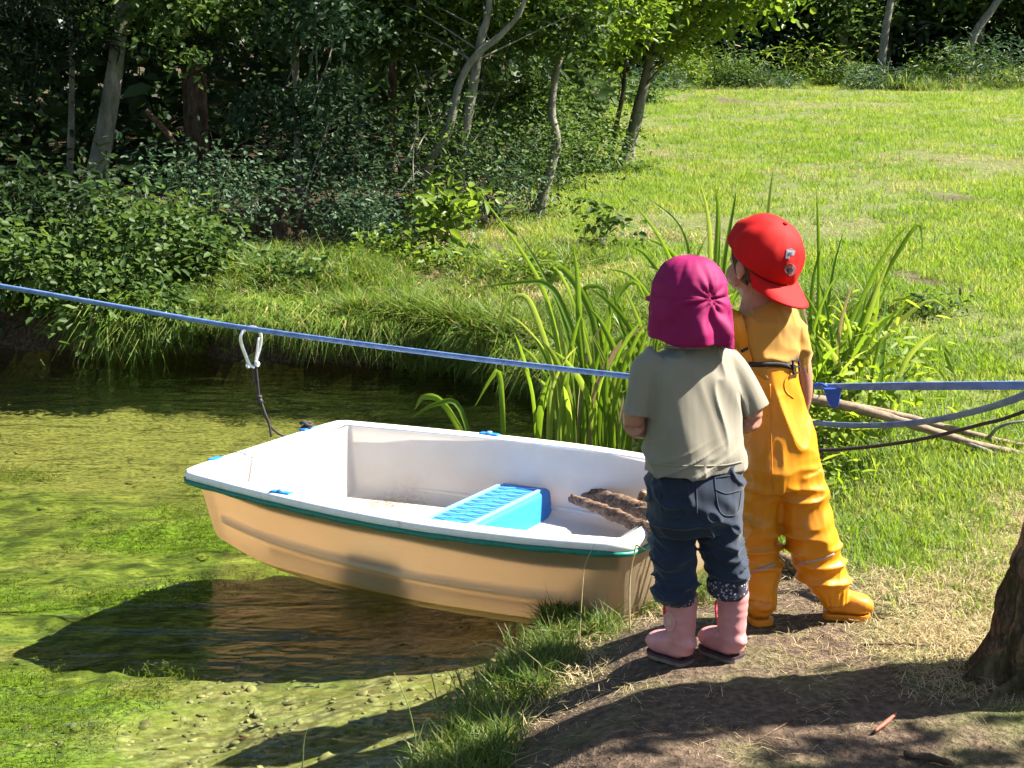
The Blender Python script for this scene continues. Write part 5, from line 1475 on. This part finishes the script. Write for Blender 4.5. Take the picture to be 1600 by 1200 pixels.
# bare twigs tangled in the undergrowth
for i in range(26):
    x0 = random.uniform(330, 780); y0 = random.uniform(230, 350); Y0 = random.uniform(10.2, 11.6); ln = random.uniform(60, 170); a = random.uniform(.5, 2.6)
    q = [(x0, y0, Y0), (x0 + ln*.5*math.cos(a) + random.uniform(-15, 15), y0 - ln*.5*math.sin(a), Y0+.1), (x0 + ln*math.cos(a), y0 - ln*math.sin(a) + random.uniform(-10, 30), Y0)]
    ob('bare_twig', pymesh('bare_twig', *tube(wire(q, 10), np.linspace(.007, .003, 10), 5)), bark_m, None, 'thin bare grey twig tangled in the undergrowth of the dark wood', 'twig', 'bare twigs in the undergrowth')

# ------------------------------------------------------------------ tree line beyond the meadow
far = [(930,60,.9),(1010,60,1.0),(1075,95,.9),(1150,100,1.2),(1230,95,1.2),(1300,95,1.1),(1370,85,1.2),(1440,85,1.0),(1510,90,1.2),(1590,95,1.2),(1670,100,1.2),(1750,100,1.2)]
names = ['far left','near the bright crown','half hidden by the bright crown','right of the bright crown','above the cap','right of the cap','behind the pale trunk','at the centre right','behind the forked far trunk','at the right edge','just past the right edge','well past the right edge']
for i, (px, py, s) in enumerate(far):
    Y = 47 + (i*7 % 5); X = (px-800)/FPX*Y; z0 = gz(X, Y)
    root = empty('hedge_tree', (X, Y, z0), 'dark dense tree of the hedge beyond the meadow, ' + names[i], 'tree', 'trees of the hedge beyond the meadow')
    ob('trunk', pymesh('trunk', *tube(catmull([(X, Y, z0-.05), (X+.1, Y, z0+2), (X+.35*(-1)**i, Y, z0+5.5)], 10), np.linspace(.16, .06, 10), 8)), bark_m, root)
    cen = np.array([X, Y, z0+3.4]) + unit(RNG.normal(size=(46, 3)))*RNG.uniform(.4, 1, (46, 1))*np.array([1.9*s, 1.5, 3.3])
    pos = clumped(cen, .45, 62); pos[:, 2] = np.maximum(pos[:, 2], z0+.05)
    leaf_obj('crown', leaf_cloud(pos, .26, .15, .5, -.2, np.clip(RNG.normal(.45, .25, len(pos)), 0, 1)), (G_BLUE, G_DARK, G_MID)[i % 3], root)
n = 16000
Y = RNG.uniform(50, 60, n); X = RNG.uniform(2, 27, n); z = tz(X, Y) + RNG.uniform(0, 1, n)*8
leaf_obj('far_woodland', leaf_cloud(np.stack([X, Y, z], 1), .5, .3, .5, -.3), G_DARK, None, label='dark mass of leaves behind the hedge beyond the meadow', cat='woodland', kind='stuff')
for lb, rows in (('pale straight trunk in the hedge beyond the meadow', [(1375,90,44.5),(1384,45,44.5),(1398,-30,44.5)]), ('slanting trunk in the hedge at the upper right', [(1508,100,44.8),(1520,60,44.8),(1550,15,44.8),(1580,-30,44.8)])):
    P = [pt(*r) for r in rows]; P[0].z = gz(P[0].x, P[0].y)-.1
    root = empty('slim_hedge_tree', P[0], lb, 'tree', 'trunks in the far hedge')
    ob('trunk', pymesh('trunk', *tube(catmull([tuple(p) for p in P], 12), np.linspace(.14, .09, 12), 8)), bark_m, root)
    c_ = np.array(tuple(P[-1])) + np.array([0, 0, 1.2])
    leaf_obj('crown', leaf_cloud(clumped(c_ + RNG.normal(size=(12, 3))*.7, .3, 40), .24, .14), G_MID, root)
weeds = [(960,140,36,.9),(1010,125,40,1.1),(1075,135,42,1.3),(1130,128,43,1.1),(1190,128,43,1.2),(1250,122,44,1.0),(1310,125,44,.9),(1370,128,44,1.1),(1430,130,44,.9),(1490,128,44,.8),(1550,128,44,1.0),(1620,128,44,.9)]
wl_ = ['at the wood corner','under the bright crown','right of the twin trunks','with feathery pale tops','above the magenta hat','left of the cap','above the cap','right of the cap','below the pale far trunk','left of the slanting far trunk','below the slanting far trunk','at the right edge of the meadow']
for i, (px, py, Y, h) in enumerate(weeds):
    Y += random.uniform(-4, 1.5); h *= random.uniform(.35, 1.7); X = (px-800)/FPX*Y; rw = random.uniform(.5, 1.5)
    shrub('tall_weeds', 'tall rough weeds at the meadow end ' + wl_[i], Vector((X, Y, gz(X, Y))), (rw, .8, h), 700, .20, .05, (G_MID, G_BLUE, GR_LONG)[i % 3], 'rough weeds at the meadow end', 'weeds', 16, 0)

# ------------------------------------------------------------------ leaning trunk at the right of the path
b = NB('bark_mossy')
n_ = b.noise(26, 5, .7, b.pos((1,1,.3))); n2 = b.noise(110, 4, .7, b.pos((1,1,.35)))
c = b.ramp(n_, [(.32,(.020,.012,.007)),(.48,(.13,.08,.045)),(.62,(.36,.25,.15))])
c = b.mix(b.ramp(b.noise(7, 3, .6, b.pos()), [(.48,(0,0,0)),(.62,(.7,.7,.7))]), c, (.06,.06,.018))
barkm_m = b.done(b.principled(c, .92, b.bump(n2, 1.0, .015), .12))
c0 = pg(1670, 1062)
root = empty('rough_barked_tree', c0, 'dark rough barked trunk leaning at the right edge of the path', 'tree')
P = [c0 + Vector((-.03, 0, -.06)), pt(1668,1010,c0.y), pt(1682,920,c0.y), pt(1722,790,c0.y), pt(1822,560,c0.y), pt(1900,300,c0.y), Vector((1.98, 3.05, 2.2)), Vector((2.7, 3.0, 3.2))]
n, sg = 170, 110
C = catmull([tuple(p) for p in P], n); t = np.linspace(0, 1, n)
R = .158 + .035*np.exp(-t/.04) - .07*t
V, F = tube(C, R, sg, (0, 1, 0)); V = np.array([tuple(v) for v in V]); c_ = np.repeat(C, sg, 0); d = V-c_; an = np.tile(np.arange(sg)/sg*2*math.pi, n); hh = np.repeat(np.cumsum(np.linalg.norm(np.gradient(C, axis=0), axis=1)), sg)
wob = an + .35*vnoise(hh*5, an*1.5, seed=8)
k = 1 + .36*np.abs(vnoise(np.cos(wob)*6, np.sin(wob)*6, hh*4.5, 5))**.7 + .10*vnoise(np.cos(an)*14, np.sin(an)*14, hh*22, 6) - .12
ob('trunk', pymesh('trunk', c_ + d*k[:, None], F), barkm_m, root)
cen = np.array([[3.0,2.75,3.1],[3.4,2.65,3.0],[3.7,2.9,3.3],[3.2,2.3,3.2],[2.7,2.5,3.5],[3.9,2.4,3.1],[3.3,2.9,2.8],[4.0,2.75,2.9],[2.6,2.2,3.0]])
leaf_obj('crown', leaf_cloud(clumped(cen, .20, 120), .09, .055), G_MID, root)
stems(root, Vector((2.7,3.0,3.2)), [Vector(q) for q in cen], .03, barkb_m, 'limb')

# rough tall grass where the meadow meets the far hedge
x = RNG.uniform(1.5, 17, 1500); y = 42.5 + 3*fbm(x*.5, x*0+3, seed=141) + RNG.normal(0, 1.0, 1500)
scatter('rough_grass', on_ground(x, y), C_LONG, np.clip(2.2 + 2.2*fbm(x*.8, y*.4, seed=143), .8, 4.5), None, 'tall rough grass where the meadow meets the far hedge', 'grass', .3)
